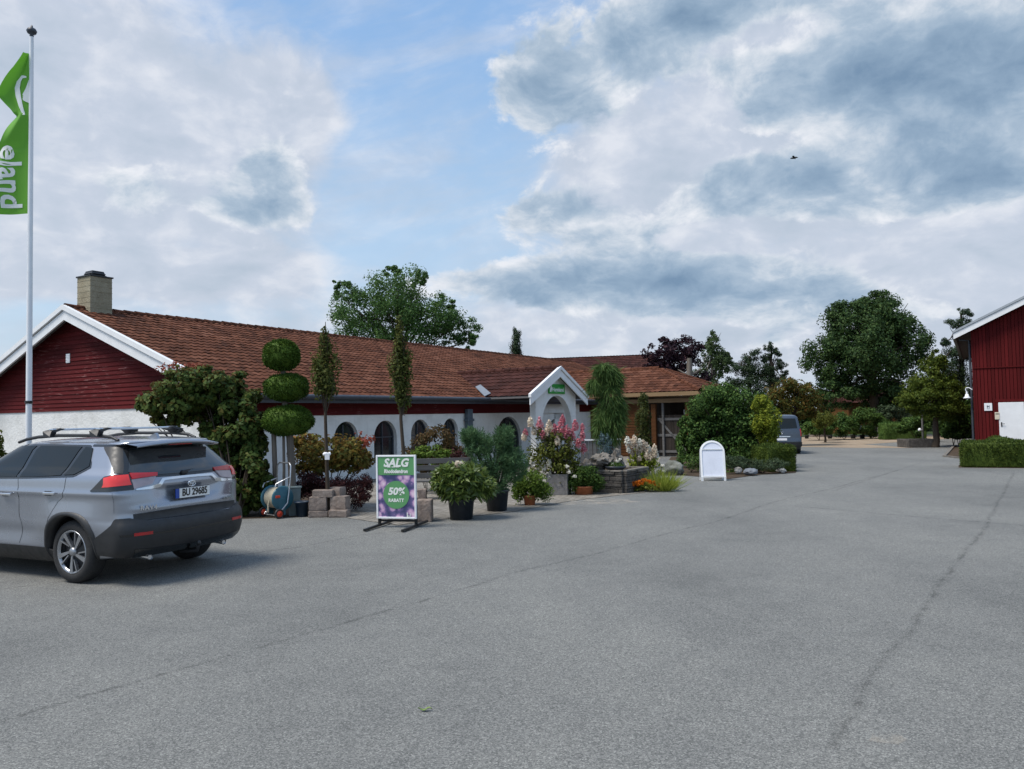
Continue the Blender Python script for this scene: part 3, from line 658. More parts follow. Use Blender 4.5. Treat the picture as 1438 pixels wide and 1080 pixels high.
# timber wing with hipped roof
WE, WR, WH, WZ, WZR, WS = 22.5, 25.72, 3.22, 2.87, 4.24, -5.56; wsl = math.hypot(WH, WZR - WZ); WL = 8 - WS
tile_panel('wing_roof', WL, wsl, MT['clay_tiles'], house, (WE, 8, WZ), (WH, 0, WZR - WZ), (0, -1, 0), hi=lambda f: WL - WH * f, seed=8)
tile_panel('wing_roof', 2 * WH, wsl, MT['clay_tiles'], house, (WE, WS, WZ), (0, WH, WZR - WZ), (1, 0, 0), lo=lambda f: WH * f, hi=lambda f: 2 * WH - WH * f, seed=9)
tile_panel('wing_roof', WL, wsl, MT['clay_tiles'], house, (WE + 2 * WH, WS, WZ), (-WH, 0, WZR - WZ), (0, 1, 0), lo=lambda f: WH * f, ntile=3, seed=10)
b = MB()
def caps(p, q, r=.12):
    p, q = Vector(p), Vector(q); n = int((q - p).length / .4); d = (q - p).normalized(); mq = d.to_track_quat('Z', 'Y').to_matrix().to_4x4()
    for i in range(n): b.lathe([(r, 0), (r * .86, .41)], 10, Matrix.Translation(p + d * (.4 * i)) @ mq)
caps((WR, WS + WH, WZR), (WR, 6, WZR)); caps((WE, WS, WZ + .02), (WR, WS + WH, WZR)); caps((WE + 2 * WH, WS, WZ + .02), (WR, WS + WH, WZR)); obj('wing_ridge_cap', b, MT['clay_tiles'], house)
b = MB(); b.box((WE + .03, (WS + .5) / 2, WZ - .10), (.06, .5 - WS, .19)); b.box((WE + WH, WS + .03, WZ - .101), (2 * WH, .06, .19)); obj('wing_fascia', b, MT['yellow_fascia'], house)
b = MB(); b.box((WE + .52, (WS + .5) / 2, WZ - .42), (.14, .5 - WS - .5, .2)); b.box((WE + WH, (WS + .5) / 2 + .1, WZ - .215), (2 * WH - .2, .5 - WS - .3, .03)); obj('wing_beam', b, MT['pale_wood'], house)
b = MB(); z = -.8; TW = 23.0
while z < WZ - .5:
    b.add([(TW - .03, .5, z), (TW - .03, -2.75, z), (TW - .006, -2.75, z + .14), (TW - .006, .5, z + .14), (TW, .5, z), (TW, -2.75, z)], [(0, 1, 2, 3), (1, 0, 4, 5)]); z += .14
b.box((TW + .1, -1.12, .8), (.2, 3.25, 3.2)); obj('wing_wall', b, MT['wood_boards'], house)
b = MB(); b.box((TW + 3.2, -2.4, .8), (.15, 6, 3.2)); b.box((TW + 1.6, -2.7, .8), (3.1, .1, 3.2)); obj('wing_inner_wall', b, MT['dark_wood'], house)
for s_ in (-3.0, -4.75): 
    b = MB(); b.box((TW - .02, s_, .75), (.20, .24, 3.1), bev=.01); obj('post', b, MT['wood_boards'], house)
b = MB(); b.box((TW + 2.9, -4.3, 1.75), (.06, 1.5, .5)); obj('sky_gap_board', b, MT['white_paint'], house)  # white board added for the bright sky seen through the open wing
# gate leaves in the wing's opening
p = HP(TW + .12, -3.9); gt = thing('timber_gate', 'weathered boarded timber gate with braces between two posts of the wing', 'gate', (p.x, p.y, gz(0, p.y)), math.atan2(UY, UX))
b = MB()
for k in range(9): b.box((.0, -.68 + k * .17, 1.05), (.03, .155, 2.0))
obj('board_panel', b, MT['dark_wood'], gt)
b = MB()
for z in (.25, 1.05, 1.85): b.box((-.035, 0, z), (.04, 1.5, .12))
b.prism([(-.055, -.7, .3), (-.055, -.58, .3), (-.055, .7, 1.8), (-.055, .58, 1.8)], (.035, 0, 0)); obj('brace', b, MT['grey_wood'], gt)
b = MB(); b.box((-.08, .45, 1.2), (.12, .10, 2.9), bev=.01); obj('gate_post', b, MT['grey_wood'], gt)
# green sign under the porch gable
st = ht(783, pw - .05); sz0, sz1 = hz(783, 553, pw - .05), hz(783, 539.5, pw - .05); sh = sz1 - sz0; sw_ = ht(794.5, pw - .05) - ht(772, pw - .05)
p = HP(st, pw - .04); sg = thing('shop_sign', 'small green sign with white lettering above the porch arch', 'sign', (p.x, p.y, (sz0 + sz1) / 2), math.atan2(UY, UX))
b = MB(); b.box((0, 0, 0), (sw_, .04, sh), bev=.008); obj('panel', b, plain('sign_green', (.015, .28, .035), .4, var=.1), sg)
me = text_mesh('Hageland', .30, bold=.006); me.materials.append(MT['white_paint']); o = link('lettering', me, sg); o.rotation_euler = (R(90), 0, 0); o.scale = (.88 * sw_ / 1.35, .8, 1); o.location = (.08, -.024, -.03)
b = MB(); b.prism([(-.62, -.022, -.12), (-.50, -.022, -.14), (-.42, -.022, 0), (-.46, -.022, .14), (-.56, -.022, .06)], (0, -.006, 0)); o = obj('emblem', b, MT['white_paint'], sg); o.location.x = -.42 * (sw_ / 1.35 - 1)
# ------------------------------------------------------------------ hall behind and barn
hp = V(860, 560, 60); hall = thing('brown_roofed_hall', 'dark brown tiled roof of a hall rising behind the red roofed house', 'building', (hp.x, hp.y, gz(0, 60)), R(-14))
zt = V(862, 500.5, 60).z - gz(0, 60)
tile_panel('roof', 13, 5.2, MT['brown_tiles'], hall, (-9.6, -4.6, zt - 2.2), (0, 4.6, 2.2), (1, 0, 0), ntile=4, seed=21)
tile_panel('roof', 13, 5.2, MT['brown_tiles'], hall, (3.4, 4.6, zt - 2.2), (0, -4.6, 2.2), (-1, 0, 0), ntile=2, seed=22)
b = MB(); b.box((-3.1, 0, (zt - 2.3) / 2), (12.4, 8.4, zt - 2.3)); b.prism([(-9.3, -4.2, zt - 2.3), (-9.3, 4.2, zt - 2.3), (-9.3, 0, zt - .25)], (12.4, 0, 0)); obj('wall', b, MT['red_boards'], hall)
CX, CY = 648.0 / FPX * 39 , 39.0; BX, BY = -GX, -GY
barn = thing('red_barn', 'tall dark red boarded barn with pale metal roof edge and white door', 'building', (CX, CY, gz(0, CY)), math.atan2(BY, BX))
def bx(px, off=0.0):
    r = ray(px, 560); r = r.x / r.y; ox, oy = CX + UX * off, CY + UY * off
    return (r * oy - ox) / (BX - r * BY)
def bz(px, py, off=0.0):
    x = bx(px, off); return V(px, py, CY + BY * x + UY * off).z - gz(0, CY)
x0, x1 = bx(1343.5, -.45), bx(1437, -.45); z0, z1 = bz(1343.5, 466.5, -.45), bz(1437, 421, -.45); kb = (z1 - z0) / (x1 - x0); BW = 7.2; BL = 24
zr = lambda x: z0 + kb * (x - x0)               # top edge of the roof over local x
b = MB(); b.box((BW, .1, .2), (2 * BW, .14, 1.0)); 
b.add([(0, 0, -.6), (2 * BW, 0, -.6), (2 * BW, 0, zr(0) - .35), (BW, 0, zr(BW) - .35), (0, 0, zr(0) - .35)], [(0, 1, 2, 3, 4)])
zl = bz(1400, 515.5); n = int(2 * BW / .155)
for k in range(n):
    x = .08 + k * .155; h = zr(min(x, 2 * BW - x)) - .42; rg = random.Random(k)
    w = .132 + rg.uniform(-.006, .006)
    b.box((x, -.018 - rg.uniform(0, .004), (zl + h) / 2), (w, .03, h - zl)); b.box((x, -.034 - rg.uniform(0, .004), (zl - .035 - .35) / 2), (w, .03, zl + .30))
b.box((BW, -.055, zl - .01), (2 * BW, .075, .045)); b.box((0.02, .0, (zr(0) - .6) / 2), (.10, .13, zr(0) + .2)); obj('gable_wall', b, MT['barn_boards'], barn)
b = MB(); b.box((.08, BL / 2 + .1, (zr(0) - .5) / 2), (.14, BL, zr(0) + .1)); b.box((2 * BW - .08, BL / 2 + .1, (zr(0) - .5) / 2), (.14, BL, zr(0) + .1)); b.box((BW, BL, 2.2), (2 * BW, .2, 5)); obj('side_wall', b, MT['barn_boards'], barn)
mroof = plain('metal_roof', (.42, .44, .46), .4, .5, var=.06)
b = MB()
for sg_ in (0, 1):
    f = lambda x: x if not sg_ else 2 * BW - x
    b.prism([(f(x0), -.42, zr(x0) - .02), (f(BW), -.42, zr(BW) - .02), (f(BW), -.42, zr(BW) - .12), (f(x0), -.42, zr(x0) - .12)], (0, BL + .8, 0))
    for k in range(int((BW - x0) / .4)): pass
obj('roof', b, mroof, barn)
for sg_ in (0, 1):
    f = lambda x: x if not sg_ else 2 * BW - x
    b = MB(); b.prism([(f(x0 - .03), -.50, zr(x0) - .36), (f(x0 - .03), -.50, zr(x0) - .07), (f(BW), -.50, zr(BW) - .07), (f(BW), -.50, zr(BW) - .36)], (0, .05, 0)); obj('verge_board', b, MT['white_paint'], barn)
    b = MB(); b.prism([(f(x0 - .06), -.54, zr(x0) - .06), (f(x0 - .06), -.54, zr(x0) + .05), (f(BW), -.54, zr(BW) + .05), (f(BW), -.54, zr(BW) - .06)], (0, .2, 0)); obj('verge_flashing', b, mroof, barn)
b = MB()
for sg_ in (0, 1):
    f = lambda x: x if not sg_ else 2 * BW - x
    b.prism([(f(x0 + .02), -.44, zr(x0) - .14), (f(BW), -.44, zr(BW) - .14), (f(BW), -.44, zr(BW) - .2), (f(x0 + .02), -.44, zr(x0) - .2)], (0, BL + .6, 0))
obj('soffit', b, MT['soffit'], barn)
b = MB(); b.tube([(-.10, .25, -.2), (-.10, .25, zr(0) - .8), (x0 + .2, .3, zr(x0) - .35)], .06, 10); obj('downpipe', b, MT['slate_metal'], barn)  # dark pipe doubles as the strip of eave shadow at the corner
b = MB(); b.box((x0 - .02, BL / 2, zr(x0) - .2), (.14, BL, .13)); obj('gutter', b, MT['slate_metal'], barn)
d0, d1 = bx(1401.5, -.05), bx(1437.5, -.05); dzt = bz(1418, 565.5, -.05)
b = MB(); b.box(((d0 + d1) / 2, -.075, dzt / 2 + .02), (d1 - d0, .06, dzt), bev=.008); dr = obj('door', b, MT['white_paint'], barn)
b = MB(); hzv = bz(1405, 596); b.box((d0 + .10, -.115, hzv), (.05, .02, .22)); b.tube([(d0 + .10, -.12, hzv + .03), (d0 + .10, -.17, hzv + .03), (d0 + .24, -.17, hzv + .03)], .014, 8); obj('handle', b, MT['black_metal'], dr)
b = MB()
for x in (d0 - .05, d1 + .05): b.box((x, -.07, dzt / 2), (.09, .06, dzt + .1))
b.box(((d0 + d1) / 2, -.075, dzt + .11), (d1 - d0 + .24, .07, .13)); obj('door_frame', b, MT['barn_boards'], barn)
def onbarn(name, label, cat, px, py, w, h, mat, d=.03):
    x, z = bx(px, -.09), bz(px, py, -.09); q = barn.location + Vector((BX * x + UX * -.08, BY * x + UY * -.08, z))
    t = thing(name, label, cat, q, math.atan2(BY, BX)); m_ = MB(); m_.box((0, 0, 0), (w, d, h), bev=.006); obj('panel', m_, mat, t); return t
ns = onbarn('door_notice', 'small white square notice with a dark mark on the barn wall', 'sign', 1387.2, 571.5, .34, .38, MT['white_metal'])
b = MB()
for dx_, dz_, w, h in ((-.04, .02, .03, .12), (.04, .02, .03, .12), (0, .02, .08, .03), (0, -.09, .14, .015)): b.box((dx_, -.019, dz_), (w, .006, h))
obj('printed_mark', b, MT['slate_metal'], ns)
mb_ = onbarn('wall_box', 'small cream mailbox beside the white barn door', 'box', 1399.3, 584, .20, .36, plain('cream_metal', (.62, .56, .44), .5), .10)
b = MB(); b.box((0, -.055, .10), (.14, .012, .03)); obj('slot', b, MT['black_metal'], mb_)
lx = -.30; q = barn.location + Vector((BX * lx, BY * lx, 0)); wl = thing('barn_lamp', 'white bell lamp on a gooseneck arm at the barn corner', 'lamp', (q.x, q.y, bz(1357, 568)), math.atan2(BY, BX))
b = MB(); b.tube([(.24, 0, .42), (.1, 0, .52), (-.02, 0, .52), (-.05, 0, .42), (0, 0, .30)], .022, 8); b.tube([(.0, 0, .32), (0, 0, .1)], [.04, .06], 10); obj('arm', b, MT['white_metal'], wl)
b = MB(); b.lathe([(.02, .22), (.07, .2), (.10, .08), (.19, 0), (.185, -.01), (.08, .06)], 20); obj('lamp_shade', b, MT['white_metal'], wl)
# ------------------------------------------------------------------ vehicles
class Body:
    """a car body as stacked waterlines: half width w(z), tail r(z), nose f(z), rounded in plan"""
    def __init__(s, tab, Lc, n, Lf, nf, flare=None):
        tab = np.array(tab); s.z = tab[:, 0]; s.W = tab[:, 1]; s.Rr = tab[:, 2]; s.Ff = tab[:, 3]
        s.Lc, s.n, s.Lf, s.nf, s.flare = Lc, n, Lf, nf, flare or (lambda x, z: 0.0); s.dent = lambda y, z: 0.0
    def _i(s, z, A):
        return float(np.mean([np.interp(z + d, s.z, A) for d in (-.012, -.004, .004, .012)]))
    def w(s, z): return s._i(z, s.W)
    def r(s, z): return s._i(z, s.Rr)
    def f(s, z): return s._i(z, s.Ff)
    def p(s, a, z, sd=1):
        """a in -1..0: round the tail from its middle to the flank; a > 0: metres forward along the flank"""
        w, r, f = s.w(z), s.r(z), s.f(z); L = max(.01, min(s.Lc, (f - r) * .3)); Lf = max(.01, min(s.Lf, (f - r) * .4))
        if a <= 0:
            ph = (1 + a) * math.pi / 2; y = w * max(0, math.sin(ph)) ** (2 / s.n); x = r + L * (1 - max(0, math.cos(ph)) ** (2 / s.n))
        else:
            x = r + L + a; y = w
            if x > f - Lf:
                d = min(1, (x - f + Lf) / Lf); y = w * (1 - d ** s.nf) ** (1 / s.nf)
        if a <= 0: x += s.dent(y, z)
        y += s.flare(x, z) * (y / max(w, .01)) ** 6
        return Vector((x, y * sd, z))
    def ay(s, y, z): return math.asin(min(1, (min(1, abs(y) / s.w(z))) ** (s.n / 2))) / (math.pi / 2) - 1
    def ax(s, x, z):
        r = s.r(z)
        if x >= r + s.Lc: return x - r - s.Lc
        d = (x - r) / s.Lc; return math.acos(max(0, min(1, (1 - d)) ** (s.n / 2))) / (math.pi / 2) - 1
    def nrm(s, a, z, sd):
        e = .004; p0 = s.p(a, z, sd); p1 = s.p(a + e if a < -e or a > 0 else a - e, z, sd); p2 = s.p(a, z + .006, sd); u = p1 - p0
        if not (a < -e or a > 0): u = -u
        n = u.cross(p2 - p0) * -sd
        return n.normalized() if n.length > 1e-9 else Vector((0, sd, 0))
    def shell(s, zs, nr=22, nx=64, nfr=14):
        """closed shell mesh"""
        mb = MB(); rows = []
        for z in zs:
            r, f = s.r(z), s.f(z); L = min(s.Lc, (f - r) * .3); Lf = min(s.Lf, (f - r) * .4)
            A = [-1 + k / nr for k in range(nr)] + [(f - Lf - r - L) * k / nx for k in range(nx)]
            A += [(f - Lf - r - L) + Lf * math.sin(math.pi / 2 * k / nfr) for k in range(nfr + 1)]
            half = [s.p(a, z, 1) for a in A]; other = [Vector((q.x, -q.y, q.z)) for q in half]
            rows.append(half + other[::-1][1:-1])
        n = len(rows[0]); vs = [q for row in rows for q in row]; fs = []
        for i in range(len(rows) - 1):
            for k in range(n):
                k2 = (k + 1) % n; fs.append((i * n + k, (i + 1) * n + k, (i + 1) * n + k2, i * n + k2))
        fs.append(tuple(range(n))); fs.append(tuple(range((len(rows) - 1) * n, len(rows) * n))[::-1])
        mb.add(vs, fs, 0, True); return mb
    def patch(s, mb, top, bot, off, sd=1, n=24, m=8, skirt=.02, mi=0, th=None):
        """ruled panel between two edges given in (a, z), lifted off the body by off, its rim turned in by skirt"""
        def along(E, t):
            L = [0]
            for p, q in zip(E[:-1], E[1:]): L.append(L[-1] + math.hypot(q[0] - p[0], q[1] - p[1]) + 1e-9)
            d = t * L[-1]
            for i in range(len(E) - 1):
                if d <= L[i + 1] + 1e-12:
                    u = (d - L[i]) / (L[i + 1] - L[i]); return (E[i][0] + (E[i + 1][0] - E[i][0]) * u, E[i][1] + (E[i + 1][1] - E[i][1]) * u)
            return E[-1]
        G_ = []
        for i in range(n + 1):
            A, B = along(top, i / n), along(bot, i / n); row = []
            for j in range(m + 1):
                a, z = A[0] + (B[0] - A[0]) * j / m, A[1] + (B[1] - A[1]) * j / m
                q = s.p(a, z, sd) + s.nrm(a, z, sd) * off; row.append(q)
            G_.append(row)
        if skirt:
            inn = lambda a, z: s.p(a, z, sd) + s.nrm(a, z, sd) * (off - skirt)
            ed = [[inn(*along(top, i / n)) for i in range(n + 1)], [inn(*along(bot, i / n)) for i in range(n + 1)]]
            mb.grid([[G_[i][0] for i in range(n + 1)], ed[0]], mi, False, flip=sd < 0); mb.grid([ed[1], [G_[i][m] for i in range(n + 1)]], mi, False, flip=sd < 0)
            for i in (0, n):
                A, B = along(top, i / n), along(bot, i / n)
                e2 = [inn(A[0] + (B[0] - A[0]) * j / m, A[1] + (B[1] - A[1]) * j / m) for j in range(m + 1)]
                mb.grid([G_[i], e2], mi, False)
        mb.grid(G_, mi, True, flip=sd > 0); return mb
def paint(name, c, metal=.70, rough=.28):
    m, t, b = base(name, rough, metal, .5); p = ocoord(t)
    b.inputs['Base Color'].default_value = (*c, 1)
    t.l.new(t.mapr(t.noise(p, 1.2, 2), .3, .8, rough - .02, rough + .03), b.inputs['Roughness'])
    b.inputs['Coat Weight'].default_value = .8; b.inputs['Coat Roughness'].default_value = .05; return m
VM = {'silver': paint('silver_paint', (.32, .345, .395)), 'vangrey': paint('grey_blue_paint', (.045, .062, .09), .3),
      'trim': plain('black_trim', (.018, .019, .021), .5, var=.15), 'gloss': plain('gloss_black', (.010, .011, .012), .12, var=.1, coat=.5),
      'carglass': None, 'red': plain('red_lens', (.42, .012, .015), .15, var=.15, coat=.6), 'bright_red': plain('bright_red_lens', (.72, .035, .03), .2, var=.1, coat=.6),
      'clear': plain('clear_lens', (.36, .30, .32), .12, var=.2, coat=.6), 'chrome': plain('bright_trim', (.72, .74, .77), .16, .9, var=.05), 'tyre': plain('tyre_rubber', (.020, .020, .021), .8, var=.25, scale=20),
      'rim': plain('machined_alloy', (.36, .37, .39), .3, .8, var=.08), 'rimdark': plain('rim_dark', (.030, .031, .034), .4, .4)}
def carglass():
    m, t, b = base('car_glass', .03, 0, .3); b.inputs['Base Color'].default_value = (.012, .016, .018, 1); return m
VM['carglass'] = carglass(); VM['rearglass'] = plain('rear_glass', (.02, .024, .027), .06, var=.3, scale=2, coat=1.0)
def wheel(parent, x, y, r=.365, w=.225, sd=1):
    T = Matrix.Translation((x, y, r)) @ Matrix.Rotation(R(-90) * sd, 4, 'X'); rr = r * .70; h = w / 2
    hub = MB(); hub.lathe([(.02, -.02), (rr * .9, -.04), (rr * .98, h - .03), (rr, h - .01)], 30, T); hub.lathe([(0, h - .03), (.07, h - .035), (rr * .93, h - .085)], 30, T)
    wo = obj('wheel', hub, VM['rimdark'], parent)
    ty = MB(); ty.lathe([(rr - .015, -h), (r - .05, -h), (r - .012, -h + .02), (r, -h + .05), (r, h - .05), (r - .012, h - .02), (r - .05, h), (rr + .02, h + .004), (rr - .012, h - .012), (rr - .012, -h)], 44, T)
    for k in range(44):
        a = 2 * math.pi * k / 44; ty.box((0, 0, 0), (.006, .016, w * .6), Matrix.Identity(4)) if False else None
    obj('tyre', ty, VM['tyre'], wo)
    sp = MB(); sp.lathe([(rr - .03, h - .03), (rr - .012, h + .0), (rr - .002, h - .004), (rr - .002, h - .04)], 36, T)
    for k in range(5):
        a = 2 * math.pi * k / 5 + .3
        def pt(rad, ang, z): return T @ Vector((rad * math.cos(a + ang), rad * math.sin(a + ang), z))
        for (r0, a0, r1, a1, wd0, wd1) in ((.05, -.25, rr - .015, -.02, .24, .12), (.09, .22, rr - .02, .40, .07, .035)):
            q = [pt(r0, a0 - wd0, h - .02), pt(r1, a1 - wd1, h - .005), pt(r1, a1 + wd1, h - .005), pt(r0, a0 + wd0, h - .02)]
            d = T.to_3x3() @ Vector((0, 0, -.035)); sp.prism(q, d)
    sp.lathe([(0, h + .0), (.035, h), (.05, h - .012), (.055, h - .03)], 20, T); obj('rim', sp, VM['rim'], wo)
    return wo

cz = lambda z: z
TAB = [(.20, .76, .95, 4.30), (.27, .84, .55, 4.48), (.335, .88, .10, 4.53), (.40, .905, .035, 4.57), (.52, .922, .005, 4.60), (.64, .925, .0, 4.60), (.70, .92, .02, 4.59), (.74, .915, .055, 4.58), (.82, .915, .07, 4.55),
       (.95, .922, .075, 4.45), (1.05, .928, .085, 4.05), (1.12, .926, .10, 3.66), (1.20, .918, .125, 3.40), (1.255, .898, .15, 3.29), (1.32, .838, .20, 3.17), (1.58, .670, .42, 2.72), (1.605, .652, .33, 2.62),
       (1.625, .630, .27, 2.52), (1.645, .585, .30, 2.38), (1.660, .53, .48, 2.2), (1.675, .42, .85, 2.0), (1.684, .26, 1.2, 1.75), (1.688, .05, 1.4, 1.55)]
RAX, FAX = .985, 3.675
def flare(x, z):
    v = 0
    for c in (RAX, FAX): v += .042 * math.exp(-((x - c) / .55) ** 4) * math.exp(-((z - .74) / .20) ** 2)
    v -= .034 * math.exp(-((z - .56) / .12) ** 2) * (1 / (1 + math.exp(-(x - 1.55) * 8))) * (1 / (1 + math.exp((x - 3.1) * 8)))
    v += .016 * math.exp(-((z - 1.045) / .035) ** 2); return v
BD = Body(TAB, .26, 2.9, .62, 2.3, flare)
BD.dent = lambda y, z: .034 * math.exp(-((z - 1.02) / .085) ** 4) / (1 + math.exp((abs(y) - .50 + (1.1 - z) * .5) * 30)) - .016 * math.exp(-((z - .86) / .035) ** 2) / (1 + math.exp((abs(y) - .72) * 25))
suv = thing('silver_suv', 'silver blue SUV with roof bars, its tail and number plate towards the yard', 'car', (-3.90, 9.46, 0), math.atan2(.423, -.906))
zs = [.20, .24, .28, .34] + list(np.linspace(.40, 1.30, 46)) + list(np.linspace(1.33, 1.57, 13)) + [1.583, 1.594, 1.605, 1.615, 1.625, 1.634, 1.643, 1.652, 1.660, 1.667, 1.674, 1.680, 1.684, 1.687]
sb = BD.shell(zs); me = sb.mesh('body', [VM['silver'], MT['dark_void']])
body = link('body', me, suv)
cut = MB()
for xc in (RAX, FAX):
    for sd in (1, -1): cut.lathe([(0, -.30), (.425, -.30), (.425, .30), (0, .30)], 40, Matrix.Translation((xc, sd * .80, .375)) @ Matrix.Rotation(R(90), 4, 'X'), mi=1, sm=False)
co = link('cutter', cut.mesh('cutter', [VM['silver'], MT['dark_void']]), suv)
bm_ = body.modifiers.new('arches', 'BOOLEAN'); bm_.operation = 'DIFFERENCE'; bm_.object = co; bm_.solver = 'EXACT'
bpy.context.view_layer.update()
nm = bpy.data.meshes.new_from_object(body.evaluated_get(bpy.context.evaluated_depsgraph_get()))
body.modifiers.clear(); body.data = nm; nm.name = 'body'; nm.set_sharp_from_angle(angle=R(38)); bpy.data.objects.remove(co)
ay, ax = BD.ay, BD.ax
for xc in (RAX, FAX):
    for sd in (1, -1): wheel(suv, xc, sd * .80, .365, .225, sd)
# dark arch lips
for xc in (RAX, FAX):
    for sd in (1, -1):
        b = MB(); O = []; I = []; I2 = []
        for k in range(29):
            ph = R(-28) + (math.pi + R(56)) * k / 28; dx_, dz_ = math.cos(ph), math.sin(ph)
            ro = .462 + .035 * abs(math.sin(2 * ph)) ** 2
            def q(rad, off):
                x, z = xc + rad * dx_, max(.24, .375 + rad * dz_); a = ax(x, z); return BD.p(a, z, sd) + Vector((0, sd * off, 0))
            O.append(q(ro, .004)); I.append(q(.418, .022)); I2.append(q(.414, -.10))
        mid = [o.lerp(i, .35) + Vector((0, sd * .018, 0)) for o, i in zip(O, I)]
        b.grid([O, mid, I, I2], 0, True, flip=sd < 0); obj('arch_lip', b, VM['trim'], suv)
# dark lower bodywork
for sd in (1, -1):
    b = MB(); x0_, x1_ = RAX + .45, FAX - .45
    BD.patch(b, [(ax(x0_, .40), .40), (ax(x1_, .40), .40)], [(ax(x0_, .22), .215), (ax(x1_, .22), .215)], .014, sd, 20, 5); obj('sill', b, VM['trim'], suv)
b = MB()
for sd in (1, -1):
    BD.patch(b, [(-1, .715), (ay(.60, .715), .715), (ay(.80, .765), .775), (-.12, .775), (.0, .70), (ax(.50, .57), .57), (ax(.58, .50), .50)], [(-1, .345), (ay(.60, .345), .345), (-.3, .345), (ax(.54, .36), .36)], .022, sd, 40, 12, skirt=.05)
obj('rear_bumper', b, VM['trim'], suv)
b = MB()
for sd in (1, -1): BD.patch(b, [(-1, .585), (-.16, .60)], [(-1, .565), (-.16, .58)], .026, sd, 20, 2, skirt=.012); BD.patch(b, [(-1, .40), (-.42, .43)], [(-1, .34), (-.42, .345)], .028, sd, 20, 3, skirt=.02)
obj('bumper_strip', b, VM['gloss'], suv)
b = MB()
for sd in (1, -1): BD.patch(b, [(-1, .835), (ay(.76, .83), .815)], [(-1, .725), (ay(.76, .73), .735)], .012, sd, 24, 5, skirt=.02)
obj('tailgate_strip', b, VM['trim'], suv)
b = MB(); b.box((2.6, 0, .24), (3.4, 1.4, .05)); obj('underbody', b, MT['dark_void'], suv)
for sd in (1, -1):
    b = MB(); BD.patch(b, [(ay(.80, .61), .612), (ay(.60, .61), .612)], [(ay(.80, .58), .578), (ay(.60, .58), .578)], .030, sd, 10, 2, skirt=.01); obj('reflector', b, VM['red'], suv)
    b = MB(); b.tube([(.30, sd * .56, .315), (.10, sd * .56, .30)], [.032, .034], 16, caps=False); b.tube([(.30, sd * .56, .315), (.11, sd * .56, .30)], [.026, .028], 16); obj('exhaust_pipe', b, VM['chrome'], suv)
b = MB(); b.tube([(.25, 0, .27), (-.03, 0, .29), (-.06, 0, .36)], .022, 10); b.lathe([(0, .03), (.02, .026), (.027, 0), (.02, -.022), (0, -.027)], 14, Matrix.Translation((-.06, 0, .385))); obj('tow_ball', b, VM['trim'], suv)
# glass
def gwin(name, top, bot, off, both=True, mat='carglass', n=16, m=8, skirt=.012):
    for sd in ((1, -1) if both else (1,)):
        b = MB(); BD.patch(b, [(ax(x, z), z) for x, z in top], [(ax(x, z), z) for x, z in bot], off, sd, n, m, skirt); obj(name, b, VM[mat], suv)
gwin('window_surround', [(.80, 1.40), (.94, 1.598), (1.8, 1.612), (2.36, 1.606), (2.95, 1.30), (3.05, 1.24)], [(.76, 1.34), (.95, 1.235), (1.8, 1.205), (2.36, 1.195), (3.0, 1.19), (3.08, 1.19)], .004, mat='gloss', n=40, m=10)
gwin('side_window', [(.82, 1.395), (.92, 1.565), (1.05, 1.575)], [(.80, 1.355), (.96, 1.262), (1.13, 1.255)], .010)
gwin('side_window', [(1.12, 1.578), (1.6, 1.588), (1.90, 1.588)], [(1.19, 1.252), (1.6, 1.232), (1.93, 1.226)], .010)
gwin('side_window', [(1.98, 1.588), (2.32, 1.583), (2.80, 1.34)], [(2.0, 1.224), (2.4, 1.215), (2.86, 1.215)], .010)
gwin('roof_edge_trim', [(.40, 1.600), (.94, 1.606)], [(.44, 1.575), (.94, 1.582)], .005, mat='gloss', n=10, m=2)
b = MB()
for sd in (1, -1): BD.patch(b, [(-1, 1.575), (ay(.60, 1.575), 1.575)], [(-1, 1.205), (ay(.50, 1.215), 1.215), (ay(.83, 1.255), 1.265)], .006, sd, 24, 14, skirt=.012)
obj('rear_window_surround', b, VM['gloss'], suv)
b = MB()
for sd in (1, -1): BD.patch(b, [(-1, 1.555), (ay(.56, 1.55), 1.55)], [(-1, 1.235), (ay(.52, 1.24), 1.24), (ay(.75, 1.275), 1.285)], .012, sd, 24, 14, skirt=.008)
obj('rear_window', b, VM['rearglass'], suv)
b = MB(); rows = []                             # windscreen
for z in np.linspace(1.16, 1.58, 8):
    rows.append([Vector((BD.f(z) - .62 * 1 * (1 - (1 - abs(t) ** 2.3) ** (1 / 2.3)) * .9 + .012, BD.w(z) * t * .9, z + .012)) for t in np.linspace(-.93, .93, 15)])
b.grid(rows, flip=True); obj('windscreen', b, VM['carglass'], suv)
for sd in (1, -1):
    b = MB(); BD.patch(b, [(ay(.60, 1.575), 1.578), (ax(.74, 1.578), 1.578)], [(ay(.80, 1.27), 1.272), (ax(.34, 1.285), 1.285)], .007, sd, 16, 10, skirt=.012); obj('rear_quarter_panel', b, VM['trim'], suv)
# spoiler over the rear glass
b = MB()
top = []; bot = []; back = []
for t in np.linspace(-1, 1, 21):
    y = .622 * t; bow = .07 * abs(t) ** 2.5
    top.append((.50 + bow, y, 1.662 - .045 * t * t)); back.append((.175 + bow, y * .99, 1.622 - .040 * t * t)); bot.append((.36 + bow, y * .985, 1.578 - .03 * t * t))
b.grid([top, [(q[0] - .16, q[1], q[2] - .010) for q in top], back, [(q[0] + .01, q[1], q[2] - .022) for q in back], bot], 0, True, flip=True); obj('spoiler', b, VM['silver'], suv)
b = MB(); b.box((.245, 0, 1.588), (.02, .34, .016)); obj('brake_lamp', b, VM['red'], suv)
